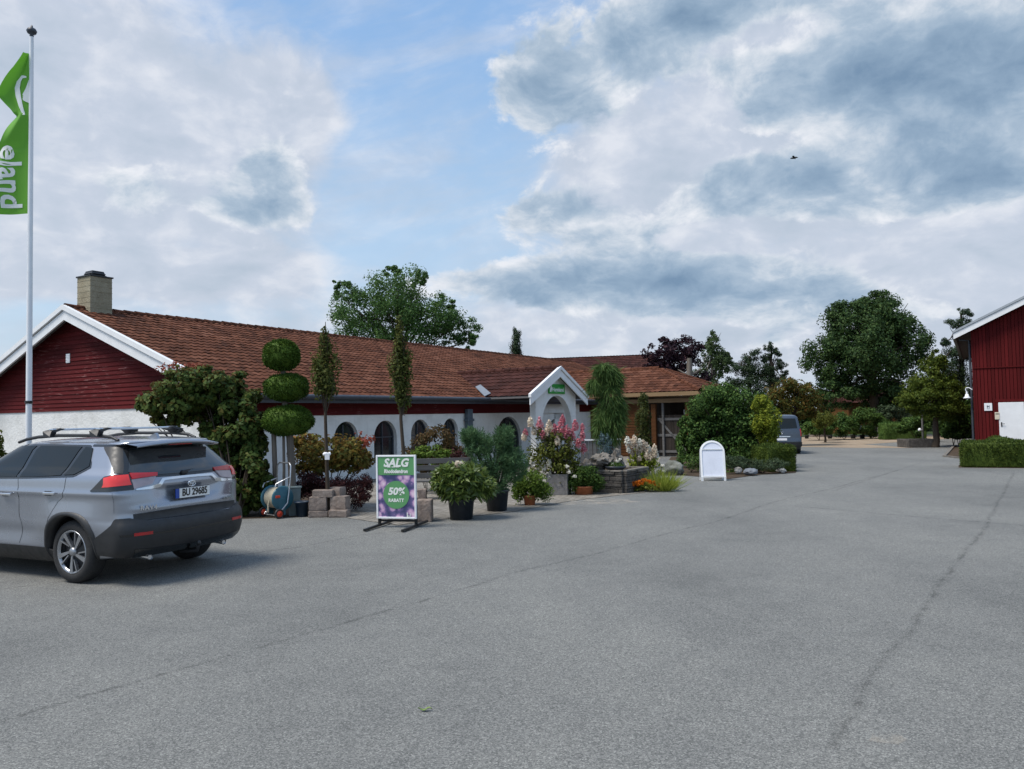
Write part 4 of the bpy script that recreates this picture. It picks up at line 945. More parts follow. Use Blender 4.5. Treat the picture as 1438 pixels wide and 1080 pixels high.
# tail lamps
for sd in (1, -1):
    b = MB(); BD.patch(b, [(ay(.74, 1.265), 1.268), (-.12, 1.262), (.02, 1.245), (ax(.62, 1.085), 1.085)], [(ay(.74, 1.09), 1.09), (-.12, 1.085), (.02, 1.078), (ax(.60, 1.072), 1.072)], .012, sd, 30, 8, skirt=.03); tl = obj('tail_lamp', b, VM['gloss'], suv)
    b = MB(); BD.patch(b, [(ay(.76, 1.25), 1.256), (-.12, 1.250), (.02, 1.232), (ax(.40, 1.165), 1.165)], [(ay(.76, 1.14), 1.145), (-.12, 1.135), (.02, 1.13), (ax(.42, 1.125), 1.125)], .020, sd, 24, 6, skirt=.01); obj('lens', b, VM['bright_red'], tl)
    b = MB(); BD.patch(b, [(ay(.42, 1.262), 1.258), (ay(.74, 1.265), 1.268)], [(ay(.44, 1.21), 1.222), (ay(.74, 1.195), 1.205)], .024, sd, 16, 4, skirt=.03); obj('lens', b, VM['red'], tl)
    b = MB(); BD.patch(b, [(ay(.45, 1.22), 1.220), (ay(.74, 1.195), 1.203)], [(ay(.52, 1.14), 1.140), (ay(.74, 1.10), 1.10)], .016, sd, 16, 4, skirt=.03); obj('lens', b, VM['clear'], tl)
# bright blade over the plate, plate, badges
b = MB()
for sd in (1, -1):
    BD.patch(b, [(-1, 1.198), (ay(.38, 1.19), 1.192), (ay(.44, 1.15), 1.135), (ay(.56, 1.10), 1.112), (ay(.72, 1.1), 1.098)], [(-1, 1.172), (ay(.355, 1.16), 1.165), (ay(.42, 1.1), 1.102), (ay(.56, 1.09), 1.080), (ay(.72, 1.1), 1.082)], .020, sd, 40, 2, skirt=.022)
obj('tailgate_blade', b, VM['chrome'], suv)
pl = MB(); pl.box((.052, 0, 1.0), (.02, .535, .128), bev=.004); po = obj('number_plate', pl, VM['gloss'], suv)
b = MB(); b.box((.038, -.03, 1.0), (.008, .462, .114)); obj('plate_face', b, plain('plate_white', (.80, .80, .78), .4, var=.03), po)
b = MB(); b.box((.038, .230, 1.0), (.008, .052, .112)); obj('country_band', b, plain('plate_blue', (.02, .07, .36), .4), po)
me = text_mesh('BU 29685', .122, bold=.003, spacing=.98); me.materials.append(VM['gloss']); o = link('lettering', me, po); o.rotation_euler = (R(90), 0, R(-90)); o.location = (.032, -.03, 1.002); o.scale = (.80, .98, 1)
em = MB()
for rx, ry, cy in ((.055, .036, 0), (.018, .034, 0), (.040, .014, .012)):
    pts = [(.055 - .014, rx * math.cos(2 * math.pi * k / 24), 1.105 + cy + ry * math.sin(2 * math.pi * k / 24)) for k in range(25)]; em.tube(pts, .0062, 6)
o = obj('emblem', em, VM['chrome'], suv); o.location = (.012, 0, .0)
for body_, y, z, sc in (('RAV4', .60, .875, .075), ('HYBRID', -.60, .87, .05)):
    me = text_mesh(body_, sc, bold=.002, spacing=1.15); me.materials.append(VM['chrome']); o = link('badge', me, suv); o.rotation_euler = (R(90), 0, R(-90 - (16 if y > 0 else -16))); o.location = (BD.p(ay(abs(y), z), z).x - .012, y, z)
# wiper, roof rails and load bars
b = MB(); b.tube([(.135, .06, 1.245), (.155, -.06, 1.262), (.175, -.36, 1.285)], [.016, .013, .008], 8); b.box((.128, .05, 1.243), (.05, .09, .045), bev=.012); obj('wiper', b, VM['trim'], suv)
for sd in (1, -1):
    b = MB(); pts = [(.62, sd * .575, 1.650), (.74, sd * .575, 1.692), (1.0, sd * .575, 1.712), (1.7, sd * .575, 1.718), (2.1, sd * .575, 1.700), (2.32, sd * .58, 1.672), (2.46, sd * .59, 1.635)]; b.tube(pts, [.018, .021, .021, .021, .021, .021, .018], 8)
    obj('roof_rail', b, VM['trim'], suv)
for x in (.98, 1.85):
    b = MB(); z = 1.79; Pz = []
    b.box((x, 0, z), (.075, 1.16, .026), bev=.010); cb = obj('load_bar', b, VM['chrome'], suv)
    for sd in (1, -1):
        b = MB(); b.prism([(x - .07, sd * .50, z + .018), (x + .07, sd * .50, z + .018), (x + .085, sd * .63, z - .02), (x + .06, sd * .635, z - .085), (x - .06, sd * .635, z - .085), (x - .085, sd * .63, z - .02)], (0, -sd * .07, -.01)); obj('foot', b, VM['trim'], cb)
b = MB(); b.prism([(.62, -.02, 1.66), (.80, -.02, 1.672), (.66, -.02, 1.725)], (0, .04, 0)); obj('aerial_fin', b, VM['silver'], suv)
# door seams, handles, filler flap, mirrors, lamps at the nose
for sd in (1, -1):
    for line in ([(1.18, .95), (1.10, 1.0), (1.08, 1.24)], [(1.95, .42), (1.93, .9), (1.955, 1.20)], [(3.05, .42), (3.02, 1.18)], [(1.45, .42), (1.42, .62), (1.30, .80), (1.18, .95)]):
        L_ = [(ax(x, z), z) for x, z in line]; b = MB(); BD.patch(b, L_, [(a + .007, z) for a, z in L_], .0015, sd, 24, 1, skirt=0); obj('door_seam', b, VM['trim'], suv)
    b = MB(); BD.patch(b, [(-.12, 1.07), (-.10, .84)], [(-.115, 1.07), (-.095, .84)], .0015, sd, 8, 1, skirt=0); obj('tailgate_seam', b, VM['trim'], suv)
for sd in (1, -1):
    for x, z in ((1.30, 1.045), (2.13, 1.015)):
        b = MB(); q = BD.p(ax(x, z), z, sd); b.box((q.x, q.y + sd * .028, z), (.20, .024, .034), bev=.010); b.box((q.x + .05, q.y + sd * .004, z - .002), (.11, .012, .055), bev=.005, mi=1)
        link('door_handle', b.mesh('door_handle', [VM['chrome'], VM['trim']]), suv)
    b = MB(); b.box((2.78, sd * 1.0, 1.22), (.13, .22, .15), bev=.04); b.box((2.80, sd * .88, 1.17), (.07, .10, .05)); obj('mirror', b, VM['silver'], suv)
    b = MB(); rows = [[BD.p(ax(x, z), z, sd) + Vector((.01, sd * .012, 0)) for x in np.linspace(4.02, 4.42, 8)] for z in (.92, .80)]; b.grid(rows, flip=sd < 0); obj('headlamp', b, VM['clear'], suv)
b = MB(); b.box((4.585, 0, .60), (.06, 1.3, .22), bev=.02); obj('grille', b, VM['gloss'], suv)
b = MB(); f = [(ax(1.22, 1.13), 1.12), (ax(.98, 1.13), 1.12)]; BD.patch(b, f, [(ax(1.2, .98), .98), (ax(1.0, .98), .98)], .003, -1, 8, 4, skirt=.004); obj('filler_flap', b, VM['silver'], suv)

# ------------------------------------------------------------------ the van
VT = [(.25, .80, .10, 4.75), (.40, .92, .03, 4.85), (.62, .945, 0, 4.88), (.80, .95, .03, 4.85), (1.0, .95, .04, 4.70), (1.12, .94, .05, 4.30), (1.25, .92, .07, 4.0), (1.55, .86, .13, 3.75), (1.80, .80, .20, 3.45), (1.88, .74, .25, 3.3), (1.93, .62, .38, 3.1), (1.955, .40, .7, 2.8), (1.965, .06, 1.3, 2.2)]
vp = V(1098, 636, 38); VB = Body(VT, .16, 3.2, .5, 2.4)
van = thing('grey_van', 'grey blue van seen from behind, half hidden by the golden conifer', 'van', (vp.x, vp.y, gz(0, 38)), R(90 - 16))
mb = VB.shell([.25, .32] + list(np.linspace(.40, 1.85, 40)) + [1.88, 1.905, 1.925, 1.94, 1.95, 1.958, 1.963], 14, 30, 8); obj('body', mb, VM['vangrey'], van)
for sd in (1, -1):
    for xc in (.95, 3.95): wheel(van, xc, sd * .83, .335, .21, sd)
    b = MB(); VB.patch(b, [(-.28, 1.24), (-.02, 1.24)], [(-.28, .88), (-.02, .88)], .01, sd, 8, 6); tl = obj('tail_lamp', b, VM['red'], van)
    b = MB(); VB.patch(b, [(VB.ax(.5, 1.72), 1.72), (VB.ax(3.1, 1.72), 1.72)], [(VB.ax(.42, 1.25), 1.25), (VB.ax(3.5, 1.25), 1.25)], .005, sd, 16, 6); obj('side_window', b, VM['carglass'], van)
    b = MB(); b.box((3.55, sd * 1.02, 1.25), (.12, .2, .28), bev=.04); obj('mirror', b, VM['trim'], van)
b = MB(); bb = MB(); c_ = MB()
for sd in (1, -1):
    VB.patch(b, [(-1, 1.76), (VB.ay(.68, 1.76), 1.75)], [(-1, 1.26), (VB.ay(.76, 1.27), 1.28)], .008, sd, 14, 8)
    VB.patch(bb, [(-1, .60), (-.1, .60), (.12, .56)], [(-1, .26), (-.1, .26), (.12, .28)], .03, sd, 16, 5, skirt=.05)
    VB.patch(c_, [(-1, .90), (VB.ay(.42, .88), .89)], [(-1, .85), (VB.ay(.42, .85), .85)], .02, sd, 8, 2)
obj('rear_window', b, VM['carglass'], van); obj('rear_bumper', bb, VM['trim'], van); obj('tailgate_handle', c_, VM['chrome'], van)
b = MB(); b.box((.01, 0, .74), (.02, .52, .11)); obj('number_plate', b, MT['white_metal'], van)
b = MB(); b.tube([(.03, .09 * math.cos(2 * math.pi * k / 20), 1.08 + .09 * math.sin(2 * math.pi * k / 20)) for k in range(21)], .010, 6); b.tube([(.03, .05, 1.13), (.03, 0, 1.02), (.03, -.05, 1.13)], .010, 6); obj('emblem', b, VM['chrome'], van)
# ------------------------------------------------------------------ flagpole and banner
fp = V(40, 640, 16.5); fb = Vector((fp.x, fp.y, gz(0, 16.5))); top = V(44.5, 52, 16.5)
pole = thing('flagpole', 'tall white flagpole with a dark finial behind the silver SUV', 'flagpole', fb)
b = MB(); h = top.z - fb.z; dxp = top.x - fb.x
b.tube([(0, 0, 0), (dxp * .15, 0, h * .25), (dxp * .45, 0, h * .55), (dxp * .8, 0, h * .8), (dxp, 0, h)], [.062, .060, .054, .047, .040], 14); obj('shaft', b, MT['white_metal'], pole)
b = MB(); b.lathe([(.03, 0), (.045, .02), (.03, .04), (.085, .08), (.105, .13), (.08, .18), (.03, .20), (.02, .25), (0, .27)], 16, Matrix.Translation((dxp, 0, h))); obj('finial', b, MT['slate_metal'], pole)
b = MB(); b.lathe([(.075, 0), (.075, .06)], 14, Matrix.Translation((.0, 0, V(39, 567, 16.5).z - fb.z))); obj('collar', b, MT['black_metal'], pole)
def flagmat():
    m, t, b_ = base('green_banner_cloth', .7); p = ocoord(t)
    b_.inputs['Base Color'].default_value = (.15, .42, .04, 1)
    tr = t.new('ShaderNodeBsdfTranslucent'); tr.inputs[0].default_value = (.12, .36, .03, 1); mx = t.new('ShaderNodeMixShader'); mx.inputs[0].default_value = .3
    t.l.new(b_.outputs[0], mx.inputs[1]); t.l.new(tr.outputs[0], mx.inputs[2]); t.l.new(mx.outputs[0], t.n['Material Output'].inputs[0]); return m
kf = 16.5 / FPX
fo = V(46, 300, 16.5)                          # lower hoist corner of the banner
def banner_edge(v):                            # v: 0 foot .. 1 head -> width in metres
    pts = [(0, .98), (.20, .86), (.37, .73), (.457, .54), (.56, .38), (.61, .30), (.66, .40), (.745, .66), (.79, .56), (.9, .24), (1.0, .02)]
    return float(np.interp(v, [q[0] for q in pts], [q[1] for q in pts]))
FHt = 230 * kf
def banner(u, v):                              # u: 0 hoist .. 1 fly
    w = banner_edge(v); x = -w * u
    y = .10 * math.sin(u * 5.2 + v * 5) * u + .07 * math.sin(v * 17 + u * 3) * u * (.35 + (1 if .40 < v < .62 else 0)) - .12 * u * u
    z = FHt * v + (-.03 * u if v < .4 else .0) + .03 * u * math.sin(u * 9 + v * 21) * (1 if v > .08 else 0)
    return Vector((x, y, z))
def hoist(v): return Vector(((V(46 + (-1.5) * v, 300 - 230 * v, 16.5).x - fo.x), 0, 0))
flag = thing('banner', 'long green banner with white lettering hanging folded from the flagpole', 'flag', fo)
b = MB(); b.grid([[banner(u, v) + hoist(v) + Vector((-.045, -.02, 0)) for u in np.linspace(0, 1, 26)] for v in np.linspace(0, 1, 90)]); obj('cloth', b, flagmat(), flag)
def on_banner(me, cx, cz, sx, sy, name, rot=-90):
    """lay flat letter geometry on the cloth, turned to read downwards"""
    a = R(rot); bm = bmesh.new(); bm.from_mesh(me); bmesh.ops.triangulate(bm, faces=bm.faces)
    for _ in range(2): bmesh.ops.subdivide_edges(bm, edges=[e for e in bm.edges if e.calc_length() > .05], cuts=1)
    for v in bm.verts:
        x, y = v.co.x * sx, v.co.y * sy; X = x * math.cos(a) - y * math.sin(a) + cx; Z = x * math.sin(a) + y * math.cos(a) + cz
        vv = max(0, min(1, Z / FHt)); w = banner_edge(vv); u = max(0, min(1, -X / max(w, .05)))
        q = banner(u, vv) + hoist(vv) + Vector((-.045, -.02, 0)); v.co = (q.x, q.y - .012, q.z)
    n = bpy.data.meshes.new(name); bm.to_mesh(n); bm.free(); n.materials.append(MT['flagwhite']); return link(name, n, flag)
MT['flagwhite'] = plain('banner_white', (.80, .82, .78), .7, var=.04)
on_banner(text_mesh('eland', .50, bold=.012, ext=0, spacing=1.04), -.40, FHt * .225, 1.22, 1.15, 'lettering')
def flat_poly(pts):
    me = bpy.data.meshes.new('emblem'); me.from_pydata([(x, y, 0) for x, y in pts], [], [tuple(range(len(pts)))]); return me
def ribbon(cl, wd):
    L_, R_ = [], []
    for i, (x, y) in enumerate(cl):
        x0, y0 = cl[max(i - 1, 0)]; x1, y1 = cl[min(i + 1, len(cl) - 1)]; d = math.hypot(x1 - x0, y1 - y0) + 1e-6; nx, ny = -(y1 - y0) / d, (x1 - x0) / d; w = wd * math.sin(math.pi * (i + .6) / (len(cl) + .2)) 
        L_.append((x + nx * w, y + ny * w)); R_.append((x - nx * w, y - ny * w))
    me = bpy.data.meshes.new('emblem'); n = len(L_); me.from_pydata([(x, y, 0) for x, y in L_ + R_], [], [(i, i + 1, n + i + 1, n + i) for i in range(n - 1)]); return me
zz_ = lambda py: (300 - py) * kf
xx_ = lambda px: (px - 46) * kf + .045
for cl, wd in (([(40, 104), (34, 104), (29, 110), (27, 120), (29, 132), (33, 146), (38, 160)], .062), ([(45, 108), (43, 122), (38, 132), (36, 130)], .075), ([(46, 140), (42, 136), (38, 133), (36, 132)], .08)):
    on_banner(ribbon([(xx_(x), zz_(y)) for x, y in cl], wd), 0, 0, 1, 1, 'emblem', rot=0)

# ------------------------------------------------------------------ plants: helpers
def stems(mb, base_pt, tips, r0=.03, r1=.008, bend=.12, rng=None, n=6):
    for tp in tips:
        tp = Vector(tp); bp = Vector(base_pt); pts = []
        off = Vector((rng.uniform(-1, 1), rng.uniform(-1, 1), 0)) * bend * (tp - bp).length
        for i in range(5):
            t = i / 4; pts.append(bp.lerp(tp, t) + off * math.sin(math.pi * t) * .5)
        mb.tube(pts, [r0 + (r1 - r0) * i / 4 for i in range(5)], n, caps=False)
def tips_in(blobs, k, rng, f=.55):
    out = []
    for b_ in blobs:
        for _ in range(k): out.append((b_[0] + rng.uniform(-f, f) * b_[3], b_[1] + rng.uniform(-f, f) * b_[4], b_[2] + rng.uniform(-f, f) * b_[5]))
    return out
def shrub(name, label, cat, basep, blobs, mat, n, leaf, seed, stem=.02, group=None, extra=None, **kw):
    rng = np.random.default_rng(seed); rr = random.Random(seed)
    t = thing(name, label, cat, basep, group=group)
    q = cloud(rng, blobs, n, leaf, **kw); link('foliage', qmesh('foliage', q, mat, basep), t)
    if extra is not None:
        for blobs2, mat2, n2, leaf2 in extra: link('foliage', qmesh('foliage', cloud(rng, blobs2, n2, leaf2, clump=.5, nclump=8), mat2, basep), t)
    if stem:
        b_ = MB(); stems(b_, basep, tips_in(blobs, 3, rr), stem, stem * .3, .15, rr); obj('stems', b_, MT['bark'], t, org=basep)
    return t
def tree(name, label, basep, trunk_top, r0, blobs, mat, n, leaf, seed, bark='bark', limbs=4, group=None, **kw):
    rng = np.random.default_rng(seed); rr = random.Random(seed); basep = Vector(basep); tt = Vector(trunk_top)
    t = thing(name, label, 'tree', basep, group=group)
    b_ = MB(); pts = [basep + (tt - basep) * f + Vector((rr.uniform(-1, 1), rr.uniform(-1, 1), 0)) * r0 * (.5 if 0 < f < 1 else 0) for f in (0, .12, .3, .5, .75, 1)]
    b_.tube(pts, [r0 * 1.35, r0 * 1.02, r0 * .9, r0 * .78, r0 * .55, r0 * .3], 12)
    for bl in blobs:
        for _ in range(limbs):
            f = rr.uniform(.35, .95); st = basep.lerp(tt, f); e_ = Vector((bl[0] + rr.uniform(-.7, .7) * bl[3], bl[1] + rr.uniform(-.7, .7) * bl[4], bl[2] + rr.uniform(-.5, .7) * bl[5]))
            m_ = st.lerp(e_, .5) + Vector((0, 0, (e_ - st).length * .1)); rl = r0 * .32 * rr.uniform(.7, 1.2)
            b_.tube([st, st.lerp(m_, .5), m_, m_.lerp(e_, .5), e_], [rl, rl * .8, rl * .55, rl * .35, rl * .12], 7, caps=False)
    obj('trunk', b_, MT[bark], t, org=basep)
    link('crown', qmesh('crown', cloud(rng, blobs, n, leaf, **kw), mat, basep), t); return t
def B(px, py, rx, ry, Y, depth=None): return pxblob(px, py, rx, ry, Y, depth)
def gp_(px, Y): 
    p = V(px, 600, Y); return Vector((p.x, p.y, gz(0, Y)))

# shrub at the edge of the frame and the overgrown vine by the house corner
p = gp_(-4, 15); shrub('garden_shrub', 'small light green shrub behind the car at the frame edge', 'shrub', p, [B(-8, 622, 16, 24, 15), B(-12, 650, 22, 30, 15)], FO['olive'], 900, .09, 11)
p = G(333, 728); Yv = p.y + .5
vb = [B(262, 557, 62, 42, Yv + .4, .95), B(290, 545, 55, 30, Yv + .4, .8), B(318, 556, 44, 40, Yv + .3, .8), B(228, 582, 32, 26, Yv + .3, .55), B(345, 612, 34, 50, Yv + .2, .75), B(318, 625, 36, 46, Yv + .3, .75), B(338, 700, 36, 30, Yv, .6), B(356, 640, 24, 60, Yv, .5), B(350, 672, 34, 48, Yv, .7), B(330, 690, 30, 38, Yv, .6), B(300, 534, 44, 20, Yv + .4, .6)]
rr = random.Random(4); b = MB()
t = shrub('vine_shrub', 'big arching vine-like shrub turning red, leaning over the car from the house corner', 'shrub', p, vb, FO['vine'], 38000, .105, 12, stem=.025, aspect=.75, clump=.26, nclump=30, up=.55,
          extra=[([B(268, 514, 34, 9, Yv + .3, .5), B(236, 520, 18, 10, Yv + .3, .4)], FO['redsprig'], 130, .085)])

# ------------------------------------------------------------------ tiered topiary
p = G(404, 725); Yt = p.y + .25
topi = thing('tiered_topiary', 'clipped evergreen of three stacked cushions on bare grey stems', 'topiary', p)
b = MB()
for x0, x1, r in ((386, 384, .055), (397, 398, .03), (411, 406, .08)):
    a_, c_ = V(x0, 722, Yt), V(x1, 600, Yt); a_.z = p.z - .03; b.tube([a_, a_.lerp(c_, .5) + Vector((.02, 0, 0)), c_], [r, r * .92, r * .85], 12)
c0, c1 = V(402, 600, Yt), V(396, 490, Yt); b.tube([c0, c1], [.07, .04], 10); obj('trunk', b, MT['grey_bark'], topi, org=p)
def clipped(name, blobs, n, size, mat, org, parent, seed, core=.94, pw=2.0):
    rng = np.random.default_rng(seed); Q = []; ex = MB()
    for (x, y, z, rx, ry, rz) in blobs:
        d = rng.normal(size=(n, 3)); d /= np.linalg.norm(d, axis=1, keepdims=True)
        if pw != 2.0: d /= (np.abs(d) ** pw).sum(1, keepdims=True) ** (1 / pw)
        lump = .97 + .05 * np.sin(d[:, 0] * 5 + seed * 2) * np.cos(d[:, 1] * 4 + d[:, 2] * 6 + seed) + rng.normal(0, .022, n)
        P = np.array([x, y, z]) + d * np.array([rx, ry, rz]) * lump[:, None]; Dn = d / np.array([rx, ry, rz]); Dn /= np.linalg.norm(Dn, axis=1, keepdims=True)
        Q.append(strands(rng, P - Dn * size * .5, Dn * .8 + rng.normal(size=(n, 3)) * .55, size, size * .42))
        vs = []; 
        for i in range(13):
            th = math.pi * i / 12; row = []
            for k in range(20):
                a = 2 * math.pi * k / 20; dv = np.array([math.sin(th) * math.cos(a), math.sin(th) * math.sin(a), math.cos(th)])
                if pw != 2.0: dv = dv / (np.abs(dv) ** pw).sum() ** (1 / pw)
                row.append(Vector((x + dv[0] * rx * core, y + dv[1] * ry * core, z + dv[2] * rz * core)))
            vs.append(row + row[:1])
        ex.grid(vs, sm=True)
    return link(name, qmesh(name, np.concatenate(Q), mat, org, ex), parent)
for bl, sd_ in ((B(395.5, 498, 25.5, 22, Yt, .35), 1), (B(402, 543.5, 31, 19.5, Yt, .43), 2), (B(404.5, 589.5, 35, 21.5, Yt, .48), 3)):
    x, y, z, rx, ry, rz = bl
    clipped('cushion', [(x, y, z - rz * .05, rx, ry, rz), (x + rx * .15, y, z + rz * .15, rx * .7, ry * .8, rz * .82)], 5200, .055, FO['clip'], p, topi, sd_, core=.94, pw=2.25)

# ------------------------------------------------------------------ hose cart
p = G(388, 726.5); hc = thing('hose_cart', 'wheeled hose reel cart with teal drum, tube handle and red wheel hubs', 'hose cart', p, R(-42))
b = MB()
for s_ in (-.24, .24): b.tube([(s_, -.12, .06), (s_, .10, .28), (s_, .16, .66)], .016, 8)
b.tube([(-.24, .16, .66), (-.24, .18, 1.0), (-.18, .19, 1.05), (.18, .19, 1.05), (.24, .18, 1.0), (.24, .16, .66)], .014, 8)
b.tube([(-.24, .15, .74), (-.27, -.10, .66), (-.27, -.13, .58)], .014, 8); b.tube([(.24, .15, .78), (.20, -.12, .66), (.20, -.14, .60)], .014, 8)
b.tube([(-.24, -.12, .06), (.24, -.12, .06)], .012, 8); obj('frame', b, MT['galv'], hc)
Tx = Matrix.Translation((0, .02, .38)) @ Matrix.Rotation(R(90), 4, 'Y')
b = MB()
for z_ in (-.22, .18): b.lathe([(0, z_), (.22, z_), (.24, z_ + .02), (.22, z_ + .04), (0, z_ + .04)], 26, Tx)
b.lathe([(.10, -.2), (.10, .2)], 20, Tx); b.box((.20, -.0, .22), (.05, .16, .34), bev=.02); b.box((-.24, .0, .22), (.05, .16, .34), bev=.02); obj('drum', b, MT['teal_plastic'], hc)
b = MB(); pts = []
for i in range(240):
    a = i / 240 * 2 * math.pi * 9; pts.append(Tx @ Vector((.185 * math.cos(a), .185 * math.sin(a), -.16 + .30 * i / 240)))
b.tube(pts, .019, 6); b.tube([(.02, -.16, .36), (.03, -.19, .25), (.03, -.19, .12)], .016, 8); obj('hose', b, MT['hose'], hc)
b = MB(); b.box((.225, -.10, .42), (.03, .10, .05), bev=.01); obj('nozzle', b, MT['red_plastic'], hc)
for s_ in (-.30, .27):
    T = Matrix.Translation((s_, -.10, .095)) @ Matrix.Rotation(R(90), 4, 'Y'); b = MB(); b.lathe([(.06, -.022), (.09, -.022), (.095, -.014), (.095, .014), (.09, .022), (.06, .022), (.06, -.022)], 24, T); w = obj('wheel', b, MT['black_plastic'], hc)
    b = MB(); b.lathe([(0, -.024), (.06, -.024), (.06, .024), (0, .024)], 20, T)
    for sg_ in (-.026, .026):
        b.lathe([(.02, sg_), (.026, sg_ * 1.25), (.02, sg_ * 1.4)], 12, T)
    obj('hub', b, MT['red_plastic'], w)
p = G(411, 724.5); p.y += .12; gb = thing('grey_bin', 'grey green plastic bin standing behind the hose cart', 'bin', p, R(15)); b = MB()
b.prism([(-.10, -.13, 0), (.10, -.13, 0), (.10, .13, 0), (-.10, .13, 0)], (0, 0, .01)); b.grid([[(-.10, -.13, 0), (.10, -.13, 0), (.10, .13, 0), (-.10, .13, 0), (-.10, -.13, 0)], [(-.13, -.15, .55), (.13, -.15, .55), (.13, .15, .55), (-.13, .15, .55), (-.13, -.15, .55)]], sm=False)
mgb = plain('grey_bin', (.14, .18, .18), .6, var=.2); obj('shell', b, mgb, gb); b = MB(); b.box((0, 0, .56), (.30, .34, .03), bev=.01); obj('rim', b, mgb, gb)
def potshape(r0, r1, h, rim=.03, th=.012):
    m_ = MB(); m_.lathe([(0, 0), (r0, 0), (r0 + (r1 - r0) * .9, h * .9), (r1 + .004, h * .9), (r1 + rim, h * .91), (r1 + rim, h), (r1 + rim - th, h), (r1 - th, h * .92), (r1 * .9, h * .90), (0, h * .90)], 28); return m_
def soiltop(r, z): m_ = MB(); m_.lathe([(0, z + .015), (r * .6, z + .012), (r, z)], 20); return m_
p = G(424, 725.5); bp_ = thing('empty_tub', 'small empty dark blue plastic tub between hose cart and stone blocks', 'pot', p); obj('tub', potshape(.105, .125, .30), plain('navy_plastic', (.012, .03, .055), .45, var=.2), bp_); obj('inside', soiltop(.12, .27), MT['dark_void'], bp_)

# ------------------------------------------------------------------ stone blocks holding the two young trees
def block(d, seed):
    bm = bmesh.new(); bmesh.ops.create_cube(bm, size=1); bmesh.ops.scale(bm, vec=d, verts=bm.verts)
    bmesh.ops.bevel(bm, geom=bm.edges[:], offset=.018, segments=2, affect='EDGES', profile=.5)
    bmesh.ops.subdivide_edges(bm, edges=bm.edges[:], cuts=3, use_grid_fill=True); rg = random.Random(seed)
    for v in bm.verts: v.co += Vector((rg.uniform(-1, 1), rg.uniform(-1, 1), rg.uniform(-1, 1))) * .004
    me = bpy.data.meshes.new('block'); bm.to_mesh(me); bm.free(); me.materials.append(MT['red_stone']); me.polygons.foreach_set('use_smooth', [True] * len(me.polygons)); me.set_sharp_from_angle(angle=R(40)); return me
def put_block(px0, px1, py1, hpx, rz, label, Y=None, dz=0.0, seed=1, depth=.24):
    g = G((px0 + px1) / 2, py1) if Y is None else None
    Yb = g.y if g else Y; k = Yb / FPX; w = (px1 - px0) * k; h = hpx * k
    c = V((px0 + px1) / 2, py1 - hpx / 2, Yb); o = link('stone_block', block((w, depth, h), seed), None, (c.x, c.y + depth / 2, c.z), rz); tag(o, label, 'stone block', 'reddish stone blocks propping the young trees'); return o
Y1 = G(447, 727).y
put_block(432.5, 459.5, 727, 9, .05, 'low grey pink block at the foot of the stack next to the dark tub', seed=1)
put_block(433.5, 458, 718.2, 20, .03, 'tall squarish pink block in the stack next to the dark tub', Y=Y1 + .01, seed=2)
put_block(461.5, 488.5, 727, 10.5, -.12, 'low block at the foot of the stack beside the maroon mound', seed=3)
put_block(464, 487.5, 716.7, 19.5, -.18, 'tall pink block in the stack beside the maroon mound', Y=Y1 + .01, seed=4)
put_block(438, 467, 699, 10.5, .0, 'long flat block bridging the two stacks in front of the tree stem', Y=Y1 + .02, seed=5, depth=.18)
put_block(461.5, 481, 697.5, 12.5, -.3, 'pale block on top, behind the stem of the tagged young tree', Y=Y1 + .16, seed=6)
def slim_tree(name, label, px, pyb, pyt, crown, Yc, seed, tagpy=None):
    bp = gp_(px[0], Yc); tp = V(px[1], pyt, Yc); rng = np.random.default_rng(seed); rr = random.Random(seed); t = thing(name, label, 'tree', bp, group='slim young trees standing among stone blocks')
    b_ = MB(); mid = V(px[1], (pyb + pyt) / 2, Yc); b_.tube([bp, bp.lerp(mid, .5), mid, mid.lerp(tp, .6), tp], [.042, .036, .030, .02, .006], 10)
    st = V(px[0] + 4, pyb - 8, Yc + .04); 
    bl = [B(x, y, a, c_, Yc, a * Yc / FPX * .9) for x, y, a, c_ in crown]
    for x_, y_, z_, rx_, ry_, rz_ in bl:
        for _ in range(8):
            e_ = Vector((x_ + rr.uniform(-.8, .8) * rx_, y_ + rr.uniform(-.8, .8) * ry_, z_ + rr.uniform(-.4, 1) * rz_)); s_ = Vector((mid.x + (tp.x - mid.x) * max(0, min(1, (e_.z - .6 - mid.z) / (tp.z - mid.z))), mid.y, max(mid.z, e_.z - .7)))
            b_.tube([s_, s_.lerp(e_, .5) + Vector((0, 0, -.05)), e_], [.011, .008, .003], 6, caps=False)
    obj('trunk', b_, MT['bark'], t, org=bp)
    link('crown', qmesh('crown', cloud(rng, bl, 3000, .068, clump=.5, nclump=30, up=.4, aspect=.5), FO['olive2'], bp), t); return t, bp
FO['olive2'] = foliage('columnar_leaves', [(0, (.022, .036, .009)), (.5, (.062, .080, .018)), (1, (.13, .13, .036))], .22)
t, bp = slim_tree('young_tree', 'slim young tree with a white tag on its stem, roots propped by stone blocks', (460, 457), 724, 452, [(457, 520, 20, 36), (456, 482, 10, 28), (456, 545, 17, 20)], Y1 + .17, 31)
b = MB(); q = V(459, 637.5, Y1 + .12); b.tube([q + Vector((.055 * math.cos(a), .045 * math.sin(a), .012 * math.sin(3 * a))) for a in np.linspace(0, 6.3, 13)], .028, 6); b.box(q + Vector((.02, -.06, -.05)), (.09, .012, .12)); obj('tag', b, MT['white_metal'], t, org=bp)
b = MB(); a_, c_ = gp_(463, Y1 + .2), V(459.5, 640, Y1 + .2); b.tube([a_, c_], .016, 8); obj('stake', b, MT['pale_wood'], t, org=bp)
Y2 = G(595, 733).y + .2
t, bp = slim_tree('young_tree', 'slim young tree rising behind the sale sign, its stem hidden by it', (572, 563), 728, 450, [(563, 520, 18, 40), (561, 478, 10, 30), (566, 556, 12, 24)], Y2 + .15, 32)
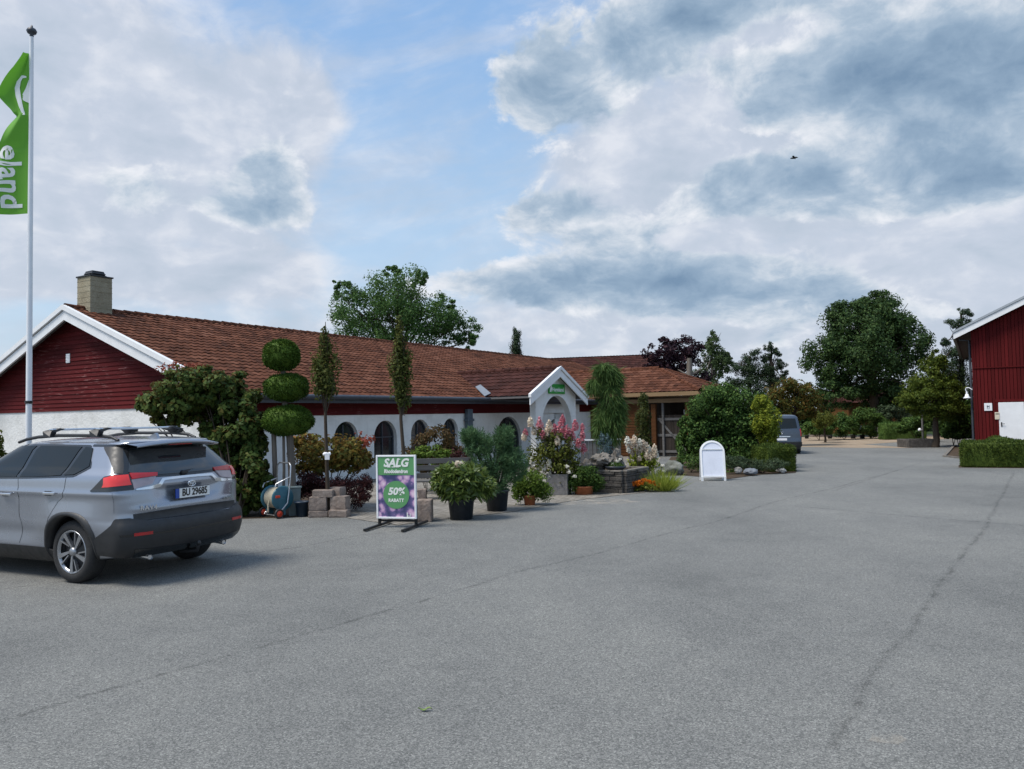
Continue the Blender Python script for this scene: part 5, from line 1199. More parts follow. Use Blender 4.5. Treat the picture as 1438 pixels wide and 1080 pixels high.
put_block(585, 606, 733.5, 31, -.05, 'tall pink block standing behind the sale sign', seed=7, depth=.26)
put_block(586, 598, 702.5, 15, .1, 'small pale topped block resting on the block behind the sale sign', Y=Y2 + .02, seed=8)
put_block(545, 571, 732, 12, .0, 'low block seen beneath the lower edge of the sale sign', seed=9)

# ------------------------------------------------------------------ sale sign
pa, pc = G(527, 741), G(588, 741); p = (pa + pc) / 2; p.z = 0
az_ = math.atan2(-.27, .96); ss = thing('sale_sign', 'free standing sale sign with green and purple flower poster on black steel feet', 'sign', p, R(-14))
k = p.y / FPX; Wd = 59.5 * k; z1, z0 = V(557, 639, p.y).z, V(557, 728.5, p.y).z; Ht = z1 - z0; zc = (z0 + z1) / 2
b = MB(); fw = .032
for s_ in (-1, 1): b.box((s_ * (Wd / 2 - fw / 2), 0, zc), (fw, .045, Ht), bev=.006); b.box((0, 0, zc + s_ * (Ht / 2 - fw / 2)), (Wd - 2 * fw, .044, fw), bev=.006)
obj('frame', b, MT['white_metal'], ss)
def poster_mat():
    m, t, b_ = base('flower_poster', .35); p_ = ocoord(t); m1 = t.new('ShaderNodeMapping'); t.l.new(p_, m1.inputs[0]); m1.inputs['Scale'].default_value = (1, .02, 1)
    v = t.voro(m1.outputs[0], 7.0); v2 = t.voro(m1.outputs[0], 23); n = t.noise(m1.outputs[0], 14, 4)
    pet = t.m('SUBTRACT', t.m('ADD', v, t.m('MULTIPLY', t.m('SUBTRACT', n, .5), .45)), t.m('MULTIPLY', v2, -.14))
    c = t.ramp(pet, [(.15, (.74, .58, .70)), (.40, (.60, .40, .56)), (.52, (.36, .22, .42)), (.60, (.13, .11, .25)), (.85, (.055, .06, .15))])
    t.l.new(c, b_.inputs['Base Color']); return m
b = MB(); b.box((0, .004, zc), (Wd - 2 * fw + .004, .02, Ht - 2 * fw + .004)); po = obj('poster', b, poster_mat(), ss)
sgreen = plain('poster_green', (.11, .31, .125), .4, var=.05); pwht = plain('poster_white', (.78, .80, .76), .4, var=.02)
hb = Ht * .285; zt_ = zc + Ht / 2 - fw; b = MB(); b.box((0, -.008, zt_ - hb / 2), (Wd - 2 * fw, .006, hb)); obj('green_band', b, sgreen, po)
b = MB(); cz_ = zc - Ht * .125; b.lathe([(0, .0), (Wd * .325, .0), (Wd * .325, .005), (0, .006)], 48, Matrix.Translation((0, -.008, cz_)) @ Matrix.Rotation(R(90), 4, 'X'), sm=False); obj('green_disc', b, sgreen, po)
def words(body_, size, x, z, shear, bold, sx=1.0, serif=0):
    me = text_mesh(body_, size, shear, bold, .001); me.materials.append(pwht); o = link('lettering', me, po); o.rotation_euler = (R(90), 0, 0); o.location = (x, -.0155, z); o.scale = (sx, 1, 1); return o
words('SALG', .190, 0, zt_ - hb * .34, .24, .008, 1.0); words('Rhododendron', .088, 0, zt_ - hb * .80, .10, .004, .80); words('50%', .165, 0, cz_ + .055, .18, .007, 1.06); words('RABATT', .078, 0, cz_ - .095, .0, .003, .98)
# slab serifs on the large capitals
b = MB()
for x, z in ((-.045, zt_ - hb * .34 - .066), (-.125, zt_ - hb * .34 - .066), (.055, zt_ - hb * .34 + .066), (.03, zt_ - hb * .34 - .066)): b.box((x, -.016, z), (.062, .003, .014))
obj('lettering', b, pwht, po)
b = MB(); b.box((.20, -.0155, zc - Ht * .44), (.018, .003, .09)); b.box((.235, -.0155, zc - Ht * .455), (.05, .003, .012)); b.box((.26, -.0155, zc - Ht * .435), (.012, .003, .05)); obj('small_print', b, pwht, po)
b = MB()
for s_ in (-1, 1):
    x = s_ * (Wd / 2 - .03); b.box((x, .045, z0 / 2 + .12), (.045, .04, z0 + .22)); b.box((x, 0, .022), (.045, 1.15, .04), bev=.004)
b.box((0, .045, .10), (Wd - .1, .03, .035)); obj('stand', b, MT['black_metal'], ss)

# ------------------------------------------------------------------ shrubs behind the sign and by the arcade
Ya = 16.8; p = gp_(464, Ya); shrub('azalea_shrub', 'shrub with green and bronze red leaves in front of the first arch', 'shrub', p, [B(450, 640, 42, 32, Ya, .8), B(488, 636, 30, 30, Ya, .6), B(430, 622, 24, 22, Ya, .5), B(505, 648, 18, 20, Ya, .4)], FO['azalea'], 4600, .10, 41, clump=.34, nclump=26, up=.6,
       extra=[([B(512, 620, 16, 16, Ya - .2, .3)], FO['redsprig'], 90, .085), ([B(455, 615, 40, 10, Ya - .2, .4)], FO['azalea'], 160, .10)])
Ym = 16.0; p = gp_(468, Ym); shrub('maroon_mound', 'low spreading mound of fine maroon leaves behind the stone blocks', 'shrub', p, [B(468, 686, 58, 24, Ym, .7), B(505, 690, 26, 22, Ym, .5), B(430, 684, 26, 22, Ym, .5)], FO['maroon'], 7500, .075, 42, aspect=.25, clump=.3, nclump=30, up=-.1, stem=.015)
Yb_ = 20.5; p = gp_(608, Yb_); shrub('bronze_shrub', 'rounded bronze green shrub behind the dark bench', 'shrub', p, [B(610, 622, 34, 28, Yb_, .7), B(600, 645, 40, 24, Yb_, .8), B(630, 640, 22, 28, Yb_, .5)], FO['brown'], 4200, .085, 43, clump=.3, nclump=26)
Yb_ = 19.6; p = gp_(598, Yb_); shrub('light_shrub', 'low yellow green shrub peeping over the bench back', 'shrub', p, [B(602, 640, 36, 14, Yb_, .4)], FO['fern'], 1100, .09, 44, stem=.012)
Yb_ = 19.0; p = gp_(648, Yb_); shrub('barberry_shrub', 'small dark red shrub between the bench and the blue green pine', 'shrub', p, [B(649, 646, 17, 26, Yb_, .4), B(646, 672, 14, 18, Yb_, .35)], FO['maroon'], 1300, .07, 45, stem=.012)
# bench
p = G(618, 701); bn = thing('garden_bench', 'dark weathered garden bench with slatted back behind the sale sign', 'bench', p, R(8)); kk = p.y / FPX
b = MB()
for i, z in enumerate((.54, .72, .88)): b.box((0, .30 + .03 * i, z), (1.75, .03, .125), bev=.006)
obj('backrest', b, MT['grey_wood'], bn); b = MB()
for i in range(4): b.box((0, -.16 + i * .125, .44), (1.75, .105, .035), bev=.006)
obj('seat', b, MT['grey_wood'], bn)
for s_ in (-.74, .74):
    b = MB(); b.box((s_, -.15, .21), (.06, .06, .42)); b.box((s_, .26, .46), (.06, .06, .92)); b.box((s_, .05, .40), (.06, .46, .05)); b.box((s_, .02, .62), (.07, .5, .035)); b.box((s_, -.17, .52), (.05, .05, .2)); obj('leg', b, MT['dark_wood'], bn)

# ------------------------------------------------------------------ potted plants along the forecourt
p = G(648, 729); Yp = p.y; rh = thing('potted_rhododendron', 'rhododendron with a pale flower in a black tub nearest the sale sign', 'potted plant', p); kk = Yp / FPX
obj('pot', potshape(15.5 * kk, 18.5 * kk, 29 * kk, .02), MT['black_pot'], rh); obj('soil', soiltop(18 * kk, 26 * kk), MT['soil'], rh)
rng = np.random.default_rng(51)
def whorls(blobs, k, per, L, width, droop, rng):
    """leaf rosettes: per blades round each shoot tip"""
    Q = []
    for (x, y, z, rx, ry, rz) in blobs:
        d = rng.normal(size=(k, 3)); d /= np.linalg.norm(d, axis=1, keepdims=True); d[:, 2] = np.where(d[:, 2] < -.55, -d[:, 2], d[:, 2])
        C = np.array([x, y, z]) + d * np.array([rx, ry, rz]) * (rng.uniform(.3, 1, (k, 1)) ** .4); ax_ = d + np.array([0, 0, .5]); ax_ /= np.linalg.norm(ax_, axis=1, keepdims=True)
        C = np.repeat(C, per, 0); A = np.repeat(ax_, per, 0); rdm = rng.normal(size=(k * per, 3)); side = rdm - A * (rdm * A).sum(1, keepdims=True); side /= np.linalg.norm(side, axis=1, keepdims=True)
        Q.append(strands(rng, C, side + A * rng.uniform(-.1, .9, (k * per, 1)) + np.array([0, 0, -droop]), L, width))
    return np.concatenate(Q)
rb = [B(650, 672, 36, 19, Yp, .45), B(672, 684, 20, 15, Yp, .32), B(628, 676, 18, 20, Yp, .3), B(648, 690, 30, 12, Yp, .35)]
link('foliage', qmesh('foliage', whorls(rb, 210, 7, .155, .048, .12, rng), FO['rhodo'], p), rh)
b = MB(); rr = random.Random(5); stems(b, p + Vector((0, 0, 26 * kk)), tips_in(rb, 5, rr), .014, .005, .2, rr); obj('stems', b, MT['bark'], rh, org=p)
def flowerhead(rng, c, r, n, size, cone=0.0):
    d = rng.normal(size=(n, 3)); d /= np.linalg.norm(d, axis=1, keepdims=True); s_ = np.array([r, r, r * (1.5 if cone else .8)])
    P = d * s_ * rng.uniform(.55, 1.18, (n, 1))
    if cone: P[:, :2] *= np.clip(1.1 - (P[:, 2:3] / s_[2] + 1) * .30, .35, 1.2)
    return leaves(rng, np.array(c) + P, d + rng.normal(size=(n, 3)) * .9, size, .8)
c = V(645, 653, Yp - .1); link('flower_head', qmesh('flower_head', flowerhead(rng, c, .085, 90, .05), FO['palefl'], p), rh)
p = G(698, 717.5); Yp = p.y; bp = thing('potted_pine', 'bushy blue green dwarf pine in a black tub, tallest of the potted plants', 'potted plant', p); kk = Yp / FPX
obj('pot', potshape(13.5 * kk, 17 * kk, 30 * kk, .02), MT['black_pot'], bp); obj('soil', soiltop(16 * kk, 27 * kk), MT['soil'], bp)
pb = [B(690, 640, 34, 28, Yp, .5), B(672, 622, 22, 20, Yp, .4), B(708, 615, 14, 18, Yp, .3), B(722, 650, 20, 26, Yp, .4), B(700, 670, 34, 24, Yp, .5), B(660, 612, 14, 10, Yp, .25), B(690, 690, 20, 14, Yp, .3)]
Q = []
for (x, y, z, rx, ry, rz) in pb:
    k_ = 130; d = rng.normal(size=(k_, 3)); d /= np.linalg.norm(d, axis=1, keepdims=True); C = np.array([x, y, z]) + d * np.array([rx, ry, rz]) * (rng.uniform(.2, 1, (k_, 1)) ** .45); per = 26
    ax_ = d * .7 + np.array([0, 0, .8]); Cr = np.repeat(C, per, 0) + np.repeat(ax_, per, 0) * rng.uniform(-.12, .03, (k_ * per, 1)); Q.append(strands(rng, Cr, rng.normal(size=(k_ * per, 3)) * .6 + np.repeat(ax_, per, 0) * .6, .10, .011))
link('foliage', qmesh('foliage', np.concatenate(Q), FO['bluepine'], p), bp)
b = MB(); stems(b, p + Vector((0, 0, 26 * kk)), tips_in(pb, 5, rr), .022, .006, .2, rr); obj('stems', b, MT['bark'], bp, org=p)
def fernpot(label, name, px, pyb, pot, blobs, mat, Yoff, seed, n=210, potmat='terracotta', fl=()):
    rng = np.random.default_rng(seed); p = G(px, pyb); Yp = p.y; kk = Yp / FPX; t = thing(name, label, 'potted plant', p)
    obj('pot', potshape(pot[0] * kk, pot[1] * kk, pot[2] * kk, .015), MT[potmat], t); obj('soil', soiltop(pot[1] * kk * .95, pot[2] * kk * .9), MT['soil'], t)
    bl = [B(x, y, a, c_, Yp, a * kk * .9) for x, y, a, c_ in blobs]; Q = []; 
    for (x, y, z, rx, ry, rz) in bl:
        k_ = n; c0 = np.array([p.x, p.y, p.z + pot[2] * kk * .9]); d = rng.normal(size=(k_, 3)); d /= np.linalg.norm(d, axis=1, keepdims=True); E_ = np.array([x, y, z]) + d * np.array([rx, ry, rz]) * rng.uniform(.35, 1, (k_, 1)) ** .4; per = 12
        for i in range(per):
            f = .45 + .55 * i / per; mid = c0 + (E_ - c0) * f; mid[:, 2] += .18 * math.sin(math.pi * f) * rz / .3; Q.append(leaves(rng, mid + rng.normal(size=(k_, 3)) * .02, rng.normal(size=(k_, 3)) + np.array([0, 0, .9]), .055, .42))
    link('foliage', qmesh('foliage', np.concatenate(Q), mat, p), t)
    for x, y in fl: link('flower_head', qmesh('flower_head', flowerhead(rng, V(x, y, Yp - .35), .045, 40, .035), FO['whitefl'], p), t)
    return t
fernpot('arching bright green plant in a small terracotta pot', 'potted_fern', 744, 709.5, (7, 9, 14), [(745, 683, 28, 22), (765, 693, 18, 14), (728, 692, 12, 18)], FO['fern'], 0, 52)
fernpot('dense green plant with tiny white flowers hiding its pot, beside the stone planter', 'potted_daisy', 820, 694.5, (12, 14, 12), [(822, 672, 26, 18), (836, 680, 16, 14), (806, 682, 16, 12)], FO['green'], 0, 53, n=260, fl=((799, 663), (807, 669), (796, 655)))
# stone trough with the pink hydrangea
p = G(786, 696); Yp = p.y + .3; kk = Yp / FPX; tr = thing('stone_trough', 'square grey concrete trough at the foot of the pink flowers', 'planter', p + Vector((0, .3, 0)), R(-14))
b = MB(); w, h = 30 * kk, 29 * kk
for s_ in (-1, 1): b.box((s_ * (w / 2 - .03), 0, h / 2), (.06, w, h), bev=.01); b.box((0, s_ * (w / 2 - .03), h / 2), (w - .12, .06, h * .995), bev=.01)
obj('shell', b, MT['dark_concrete'], tr); b = MB(); b.box((0, 0, h * .42), (w - .1, w - .1, h * .8)); obj('soil', b, MT['soil'], tr)
hp_ = p + Vector((0, .3, h * .82)); hy = thing('pink_hydrangea', 'hydrangea with pink, rose and cream flower cones growing in the concrete trough', 'hydrangea', hp_)
hb_ = [B(780, 632, 28, 26, Yp, .5), B(800, 640, 18, 30, Yp, .4), B(757, 640, 18, 28, Yp, .35), B(785, 660, 32, 18, Yp, .45), B(790, 615, 18, 16, Yp, .3), B(765, 612, 14, 14, Yp, .3)]
link('foliage', qmesh('foliage', cloud(rng, hb_, 2600, .085, clump=.42, nclump=24, up=.5), FO['olive'], hp_), hy)
b = MB(); FLP = [(745, 593, 'palefl', .075), (758, 596, 'pinkfl', .10), (736, 613, 'palefl', .065), (771, 598, 'palefl', .085), (779, 603, 'pinkfl', .075), (788, 600, 'pinkfl', .11), (796, 607, 'pinkfl', .10), (803, 612, 'pinkfl', .10), (790, 589, 'pinkfl', .07), (808, 598, 'pinkfl', .085), (818, 612, 'pinkfl', .07), (820, 630, 'pinkfl', .075), (768, 607, 'palefl', .07), (783, 619, 'palefl', .07), (785, 612, 'palefl', .06), (738, 608, 'pinkfl', .065), (762, 610, 'pinkfl', .06),
       (800, 622, 'palefl', .06), (747, 647, 'whitefl', .06), (763, 655, 'whitefl', .065), (771, 650, 'whitefl', .055), (757, 656, 'whitefl', .055), (772, 668, 'whitefl', .055), (812, 622, 'pinkfl', .07), (775, 630, 'olive', .06), (818, 600, 'pinkfl', .05), (750, 605, 'palefl', .06)]
for i, (x, y, m_, r) in enumerate(FLP):
    c = V(x, y, Yp - .25 + .2 * ((i * 37) % 10) / 10); link('flower_head', qmesh('flower_head', flowerhead(rng, c, r * 1.05, 170, .05, 1), FO[m_], hp_), hy); stems(b, hp_, [c], .012, .005, .2, rr)
obj('stems', b, MT['bark'], hy, org=hp_)
# dry stone planter with rocks, bowl and weeping conifer
p = G(876, 693); kk = p.y / FPX; ang = R(-34); plr = thing('dry_stone_planter', 'square raised planter of dark stacked stone slabs with a flat coping', 'planter', p, ang)
dA, dB = Vector((math.cos(ang), math.sin(ang), 0)), Vector((-math.sin(ang), math.cos(ang), 0)); LA, LB, hh = 1.35, 1.35, .56
b = MB(); rg = random.Random(9)
def course(m_, x0, y0, x1, y1, z, h):
    L = math.hypot(x1 - x0, y1 - y0); d = Vector((x1 - x0, y1 - y0, 0)) / L; x = 0
    while x < L - .02:
        w = min(rg.uniform(.14, .60), L - x); o = rg.uniform(-.03, .035); c = Vector((x0, y0, 0)) + d * (x + w / 2); a = math.atan2(d.y, d.x)
        m_.box((c.x, c.y, z + h / 2), (w - .008, .16 + o, h - .006), Matrix.Rotation(a, 4, 'Z'), bev=.012); x += w
corners = [(-LA, 0.0), (0, 0), (0, LB), (-LA, LB)]
z = 0
for h in (.10, .055, .085, .06, .10, .05, .06):
    for i in range(4):
        (xa, ya), (xb, yb_) = corners[i], corners[(i + 1) % 4]; course(b, xa, ya, xb, yb_, z, h)
    z += h
obj('stone_wall', b, MT['slate_stone'], plr); b = MB()
for i in range(4):
    (xa, ya), (xb, yb_) = corners[i], corners[(i + 1) % 4]; course(b, xa, ya, xb, yb_, z, .055)
obj('coping', b, MT['grey_stone'], plr); b = MB(); b.box((-LA / 2, LB / 2, z - .1), (LA - .1, LB - .1, .2)); obj('soil', b, MT['soil'], plr)
def rock_mesh(rx, ry, rz, seed, rough=.18, sub=4):
    bm = bmesh.new(); bmesh.ops.create_icosphere(bm, subdivisions=sub, radius=1); rg = random.Random(seed)
    ws = [(Vector((rg.gauss(0, 1), rg.gauss(0, 1), rg.gauss(0, 1))).normalized(), rg.uniform(.55, .95)) for _ in range(14)]
    from mathutils import noise as mn
    for v in bm.verts:
        q = v.co.copy()
        for d, l in ws:
            e_ = q.dot(d) - l
            if e_ > 0: q -= d * e_ * .85
        q *= 1 + rough * mn.noise(q * 2.2 + Vector((seed, 0, 0))) + rough * .5 * mn.noise(q * 6 + Vector((0, seed, 0)))
        v.co = Vector((q.x * rx, q.y * ry, q.z * rz))
    me = bpy.data.meshes.new('rock'); bm.to_mesh(me); bm.free(); me.polygons.foreach_set('use_smooth', [True] * len(me.polygons)); me.set_sharp_from_angle(angle=R(42)); return me
def rock(name, label, px, py, rx, ry, Y, mat, seed, group=None, rot=0.0, rough=.18, depth=None):
    k = Y / FPX; c = V(px, py, Y); me = rock_mesh(rx * k, (depth or rx * k), ry * k, seed, rough); me.materials.append(MT[mat]); o = link(name, me, None, c, rot); return tag(o, label, 'rock', group)
Yk = p.y + .75
rock('tufa_rock', 'knobbly pale rock on the planter coping next to the white flowered pot plant', 842, 648, 18, 13, Yk - .2, 'grey_stone', 61, 'rocks on the stone planter', rough=.5)
rock('tufa_rock', 'low rough rock spilling off the planter corner above the green pot plant', 826, 655, 12, 10, Yk - .35, 'grey_stone', 62, 'rocks on the stone planter', rough=.45)
rock('tufa_rock', 'upright knobbly rock in the planter below the cream hydrangea', 865, 645, 10, 15, Yk, 'grey_stone', 63, 'rocks on the stone planter', rough=.5)
bw = V(864, 657, Yk - .45); bo = thing('plant_bowl', 'shallow dark bowl of small alpine plants on the planter edge', 'bowl', Vector((bw.x, bw.y, bw.z - .05))); b = MB(); b.lathe([(0, 0), (.18, .0), (.26, .05), (.27, .10), (.25, .10), (.22, .08), (0, .08)], 24); obj('bowl', b, MT['black_pot'], bo)
link('foliage', qmesh('foliage', np.concatenate([whorls([(bw.x, bw.y, bw.z + .05, .2, .18, .07)], 60, 6, .07, .022, 0, rng)]), FO['green'], bo.location), bo)
for x, y in ((867, 648), (871, 645), (861, 652)): link('flower_head', qmesh('flower_head', flowerhead(rng, V(x, y, Yk - .5), .04, 40, .03), FO['whitefl'], bo.location), bo)
def weeping(name, label, px, pyb, Y, blobs, mat, seed, n=2600, L=.55):
    rng = np.random.default_rng(seed); bp = gp_(px, Y); t = thing(name, label, 'tree', bp); Q = []
    b_ = MB(); tp = V(blobs[0][0], blobs[0][1] - blobs[0][3] * .6, Y); b_.tube([bp, bp.lerp(tp, .3) + Vector((.06, 0, 0)), bp.lerp(tp, .65) + Vector((-.06, 0, 0)), tp], [.07, .055, .04, .015], 8)
    for x, y, a, c_ in blobs:
        bl = B(x, y, a, c_, Y); e_ = Vector((bl[0], bl[1], bl[2] + bl[5] * .5)); s_ = bp.lerp(tp, .7); b_.tube([s_, s_.lerp(e_, .5) + Vector((0, 0, .12)), e_], [.025, .02, .008], 6, caps=False)
        d = rng.normal(size=(n, 3)); d /= np.linalg.norm(d, axis=1, keepdims=True); P = np.array(bl[:3]) + d * np.array(bl[3:6]) * rng.uniform(.3, 1, (n, 1)) ** .5
        out = d.copy(); out[:, 2] = -1.6 + .6 * np.clip(d[:, 2], 0, 1); Q.append(strands(rng, P + np.array([0, 0, L * .4]), out + rng.normal(size=(n, 3)) * .55, L, .019))
    obj('trunk', b_, MT['bark'], t, org=bp); link('crown', qmesh('crown', np.concatenate(Q), mat, bp), t); return t
Yw = 24.5; weeping('weeping_conifer', 'tall weeping conifer with hanging green sprays beside the porch', 855, 640, Yw, [(852, 526, 9, 12), (857, 560, 14, 30), (860, 600, 14, 30), (836, 545, 7, 9), (846, 600, 10, 28), (869, 580, 7, 26), (846, 522, 7, 7), (862, 535, 9, 14)], FO['weep'], 71, 1100, .36)
Yw = 22.5; p = gp_(853, Yw); shrub('blue_shrub', 'small blue grey shrub behind the rocks of the stone planter', 'shrub', p, [B(852, 630, 14, 18, Yw, .3), B(848, 618, 9, 14, Yw, .2)], foliage('blue_needles', [(0, (.03, .05, .055)), (1, (.10, .15, .16))], .1), 900, .07, 72, aspect=.3, stem=.012)
# white topped timber fence behind the planter
pa, pb2 = V(815, 620, 27), V(872, 620, 27); fz = gz(0, 27); fn = thing('low_fence', 'low grey board fence with a pale top rail behind the stone planter', 'fence', Vector(((pa.x + pb2.x) / 2, 27, fz))); b = MB(); wd_ = pb2.x - pa.x; zt_ = V(820, 618, 27).z - fz
for k_ in range(10): b.box((-wd_ / 2 + (k_ + .5) * wd_ / 10, 0, zt_ / 2 - .02), (wd_ / 10 - .02, .03, zt_ - .04))
obj('boards', b, MT['grey_wood'], fn); b = MB(); b.box((0, -.01, zt_), (wd_ + .05, .10, .045)); obj('top_rail', b, MT['white_paint'], fn)
# cream hydrangea
Yh = Yk + .75; p = gp_(902, Yh); ch_ = thing('cream_hydrangea', 'yellow green hydrangea covered in cream flower heads behind the stone planter', 'hydrangea', p)
hb_ = [B(897, 646, 18, 16, Yh, .35), B(908, 648, 16, 14, Yh, .3), B(895, 660, 16, 10, Yh, .3)]; link('foliage', qmesh('foliage', cloud(rng, hb_, 1500, .085, clump=.4, nclump=22, up=.5), FO['gold'], p), ch_)
b = MB()
for i, (x, y, r) in enumerate([(881, 619, .075), (886, 623, .07), (891, 618, .08), (893, 626, .075), (898, 622, .08), (903, 624, .08), (907, 628, .085), (900, 630, .08), (911, 632, .085), (915, 636, .07), (919, 630, .075), (920, 636, .065), (883, 631, .055), (908, 640, .075), (913, 643, .08), (898, 643, .06), (922, 638, .06), (896, 635, .06), (882, 627, .06), (888, 636, .05)]):
    c = V(x, y, Yh - .25 + .15 * ((i * 31) % 10) / 10); link('flower_head', qmesh('flower_head', flowerhead(rng, c, r * 1.0, 150, .045, 1), FO['palefl' if i % 4 else 'whitefl'], p), ch_); stems(b, p, [c], .010, .004, .25, rr)
obj('stems', b, MT['bark'], ch_, org=p)
# columnar thuja
Yc_ = 29; p = gp_(904, Yc_); shrub('column_thuja', 'narrow dark column of thuja in front of the timber wing wall', 'conifer', p, [B(904, 562, 9, 16, Yc_, .25), B(904, 590, 12, 32, Yc_, .33), B(904, 628, 12.5, 34, Yc_, .33)], FO['thuja'], 7000, .085, 73, aspect=.35, clump=.4, nclump=40, up=.3, rnd=.5, stem=.04)
# edging plants
p = G(905, 691); Ye = p.y + .2
mg = thing('marigold_clump', 'mound of orange marigolds at the corner of the stone planter', 'flowers', p); mbx = [B(904, 684, 25, 6.5, Ye, .35)]; link('foliage', qmesh('foliage', cloud(rng, mbx, 1100, .06, clump=.5, nclump=16, up=.6), FO['olive'], p), mg)
for i in range(26):
    x = 881 + 48 * ((i * 17) % 26) / 26 + rr.uniform(-2, 2); y = 682 - 6 * math.sin(math.pi * (x - 878) / 54) + rr.uniform(-2.5, 3) + abs(x - 904) * .10; c = V(x, y, Ye - .22); link('flower_head', qmesh('flower_head', flowerhead(rng, c, .042, 36, .035), FO['orangefl'], p), mg)
def tuft(name, label, px, pyb, w, h, mat, n, seed, width=.012, lean=.6):
    rng = np.random.default_rng(seed); p = G(px, pyb); k = p.y / FPX; P = np.array(p) + rng.normal(size=(n, 3)) * np.array([w * k * .35, w * k * .3, 0]); D = rng.normal(size=(n, 3)) * lean; D[:, 2] = 1.0
    D[:, 0] += (P[:, 0] - p.x) / (w * k) * 1.2; q = strands(rng, P, D, h * k, width); o = link(name, qmesh(name, q, mat, p), None, p); return tag(o, label, 'grass')
tuft('yellow_grass', 'bright yellow green grass spilling beside the marigolds', 930, 690, 18, 30, FO['yellowgreen'], 800, 81); tuft('yellow_grass', 'low yellow green tuft by the small white stone', 938, 690, 10, 14, FO['yellowgreen'], 300, 82)
tuft('blue_fescue', 'blue green fescue tuft between the planter wall and the marigolds', 901, 685, 16, 26, FO['bluegrass'], 800, 83, .009)
p = G(922, 672); wf = shrub('white_flower_plant', 'thin plant with a few white flowers beside the mossy boulder', 'flowers', p, [B(922, 660, 12, 14, p.y, .3)], FO['olive'], 300, .06, 84, stem=.01)
for x, y in ((921, 651), (931, 654), (932, 662), (916, 655)): link('flower_head', qmesh('flower_head', flowerhead(rng, V(x, y, p.y - .2), .05, 50, .04), FO['whitefl'], p), wf)
rock('white_stone', 'small white stone on the asphalt beside the yellow green grass', 945.5, 688.5, 3.4, 2.6, G(945, 690).y, 'pale_stone', 64)
MT['moss_stone'] = stone('mossy_boulder', [(.3, (.09, .095, .075)), (.5, (.19, .195, .165)), (.7, (.32, .32, .29))], 4)
rock('boulder', 'large mossy boulder at the corner of the shrub bed by the timber gate', 945, 659, 18, 12, G(945, 668).y + .4, 'moss_stone', 65, rot=.3)
rock('bed_stone', 'pale rounded stone at the bed edge just past the white pavement board', 1037, 660.5, 5.5, 5, G(1037, 667).y + .2, 'pale_stone', 66, 'stones along the shrub bed')
rock('bed_stone', 'blue grey rounded stone in the middle of the bed edge', 1054, 663, 9.5, 6, G(1054, 669).y + .3, 'blue_stone', 67, 'stones along the shrub bed')
rock('bed_stone', 'pale stone under the juniper next to the clipped hedge', 1097, 660, 7, 5, G(1097, 665).y + .3, 'pale_stone', 68, 'stones along the shrub bed')

# ------------------------------------------------------------------ white pavement board
p = G(1001, 674.5); kk = p.y / FPX; ab = thing('pavement_board', 'blank white arched pavement board standing before the dark evergreen', 'sign', p, R(-8)); w, h = 33.5 * kk, 56.5 * kk
def arched(w_, h_, r_, z0_, n=16): return [(-w_ / 2, z0_), (w_ / 2, z0_)] + [(w_ / 2 * math.cos(math.pi * i / n), h_ - r_ + r_ * math.sin(math.pi * i / n)) for i in range(n + 1)]
for sg_ in (-1, 1):
    T = Matrix.Translation((0, sg_ * .24, 0)) @ Matrix.Rotation(R(12) * sg_, 4, 'X')
    out = arched(w, h, w / 2, .10); inn = arched(w - .10, h - .05, w / 2 - .05, .15)
    b = MB(); F_ = lambda L, y: [T @ Vector((x, y, z)) for x, z in L + L[:1]]
    b.grid([F_(out, .02), F_(out, -.02), F_(inn, -.026), F_(inn, -.008)], sm=False); b.grid([F_(inn, .02), F_(out, .02)], sm=False)
    for s_ in (-1, 1): b.box(T @ Vector((s_ * (w / 2 - .03), 0, .05)), (.06, .05, .14))
    fr = obj('frame', b, MT['white_paint'], ab); b = MB(); b.prism([T @ Vector((x, -.006, z)) for x, z in inn], T.to_3x3() @ Vector((0, .012, 0))); obj('panel', b, plain('board_panel', (.66, .69, .78), .3, var=.06, scale=2.5), fr)
    b = MB(); b.box(T @ Vector((0, -.018, h * .78)), (w - .10, .02, .03)); obj('header_rail', b, MT['white_paint'], fr)
# ------------------------------------------------------------------ evergreens round the shrub bed
Ys = 28.5; p = gp_(1020, Ys); shrub('dark_evergreen', 'broad dark evergreen behind the white pavement board', 'shrub', p, [B(1005, 575, 48, 38, Ys, 1.3), B(1045, 588, 48, 46, Ys, 1.3), B(960, 625, 18, 36, Ys, .6), B(990, 615, 36, 44, Ys, 1.1), B(1030, 630, 50, 34, Ys, 1.3), B(970, 590, 18, 20, Ys, .6), B(1056, 630, 28, 36, Ys, 1.0), B(1015, 556, 30, 18, Ys, .8)], FO['yew'], 36000, .105, 91, clump=.27, nclump=50, up=.4, stem=.07)
Ys = 27.3; p = gp_(1078, Ys); shrub('golden_conifer', 'golden yellow green conifer bulging from the side of the dark evergreen', 'conifer', p, [B(1074, 588, 20, 30, Ys, .6), B(1080, 608, 16, 24, Ys, .5), B(1066, 568, 13, 15, Ys, .4)], FO['gold'], 7000, .10, 92, aspect=.4, clump=.3, nclump=30, up=.5)
Yj = G(1070, 667).y + .5; p = gp_(1068, Yj); shrub('low_juniper', 'low grey green juniper carpet between the bed stones', 'shrub', p, [B(1072, 654, 26, 9, Yj, .6), B(1050, 652, 20, 10, Yj, .5), B(1030, 650, 22, 12, Yj, .5), B(1092, 652, 16, 10, Yj, .5)], FO['juniper'], 3600, .075, 93, aspect=.3, clump=.35, nclump=26, up=.7, stem=.012)
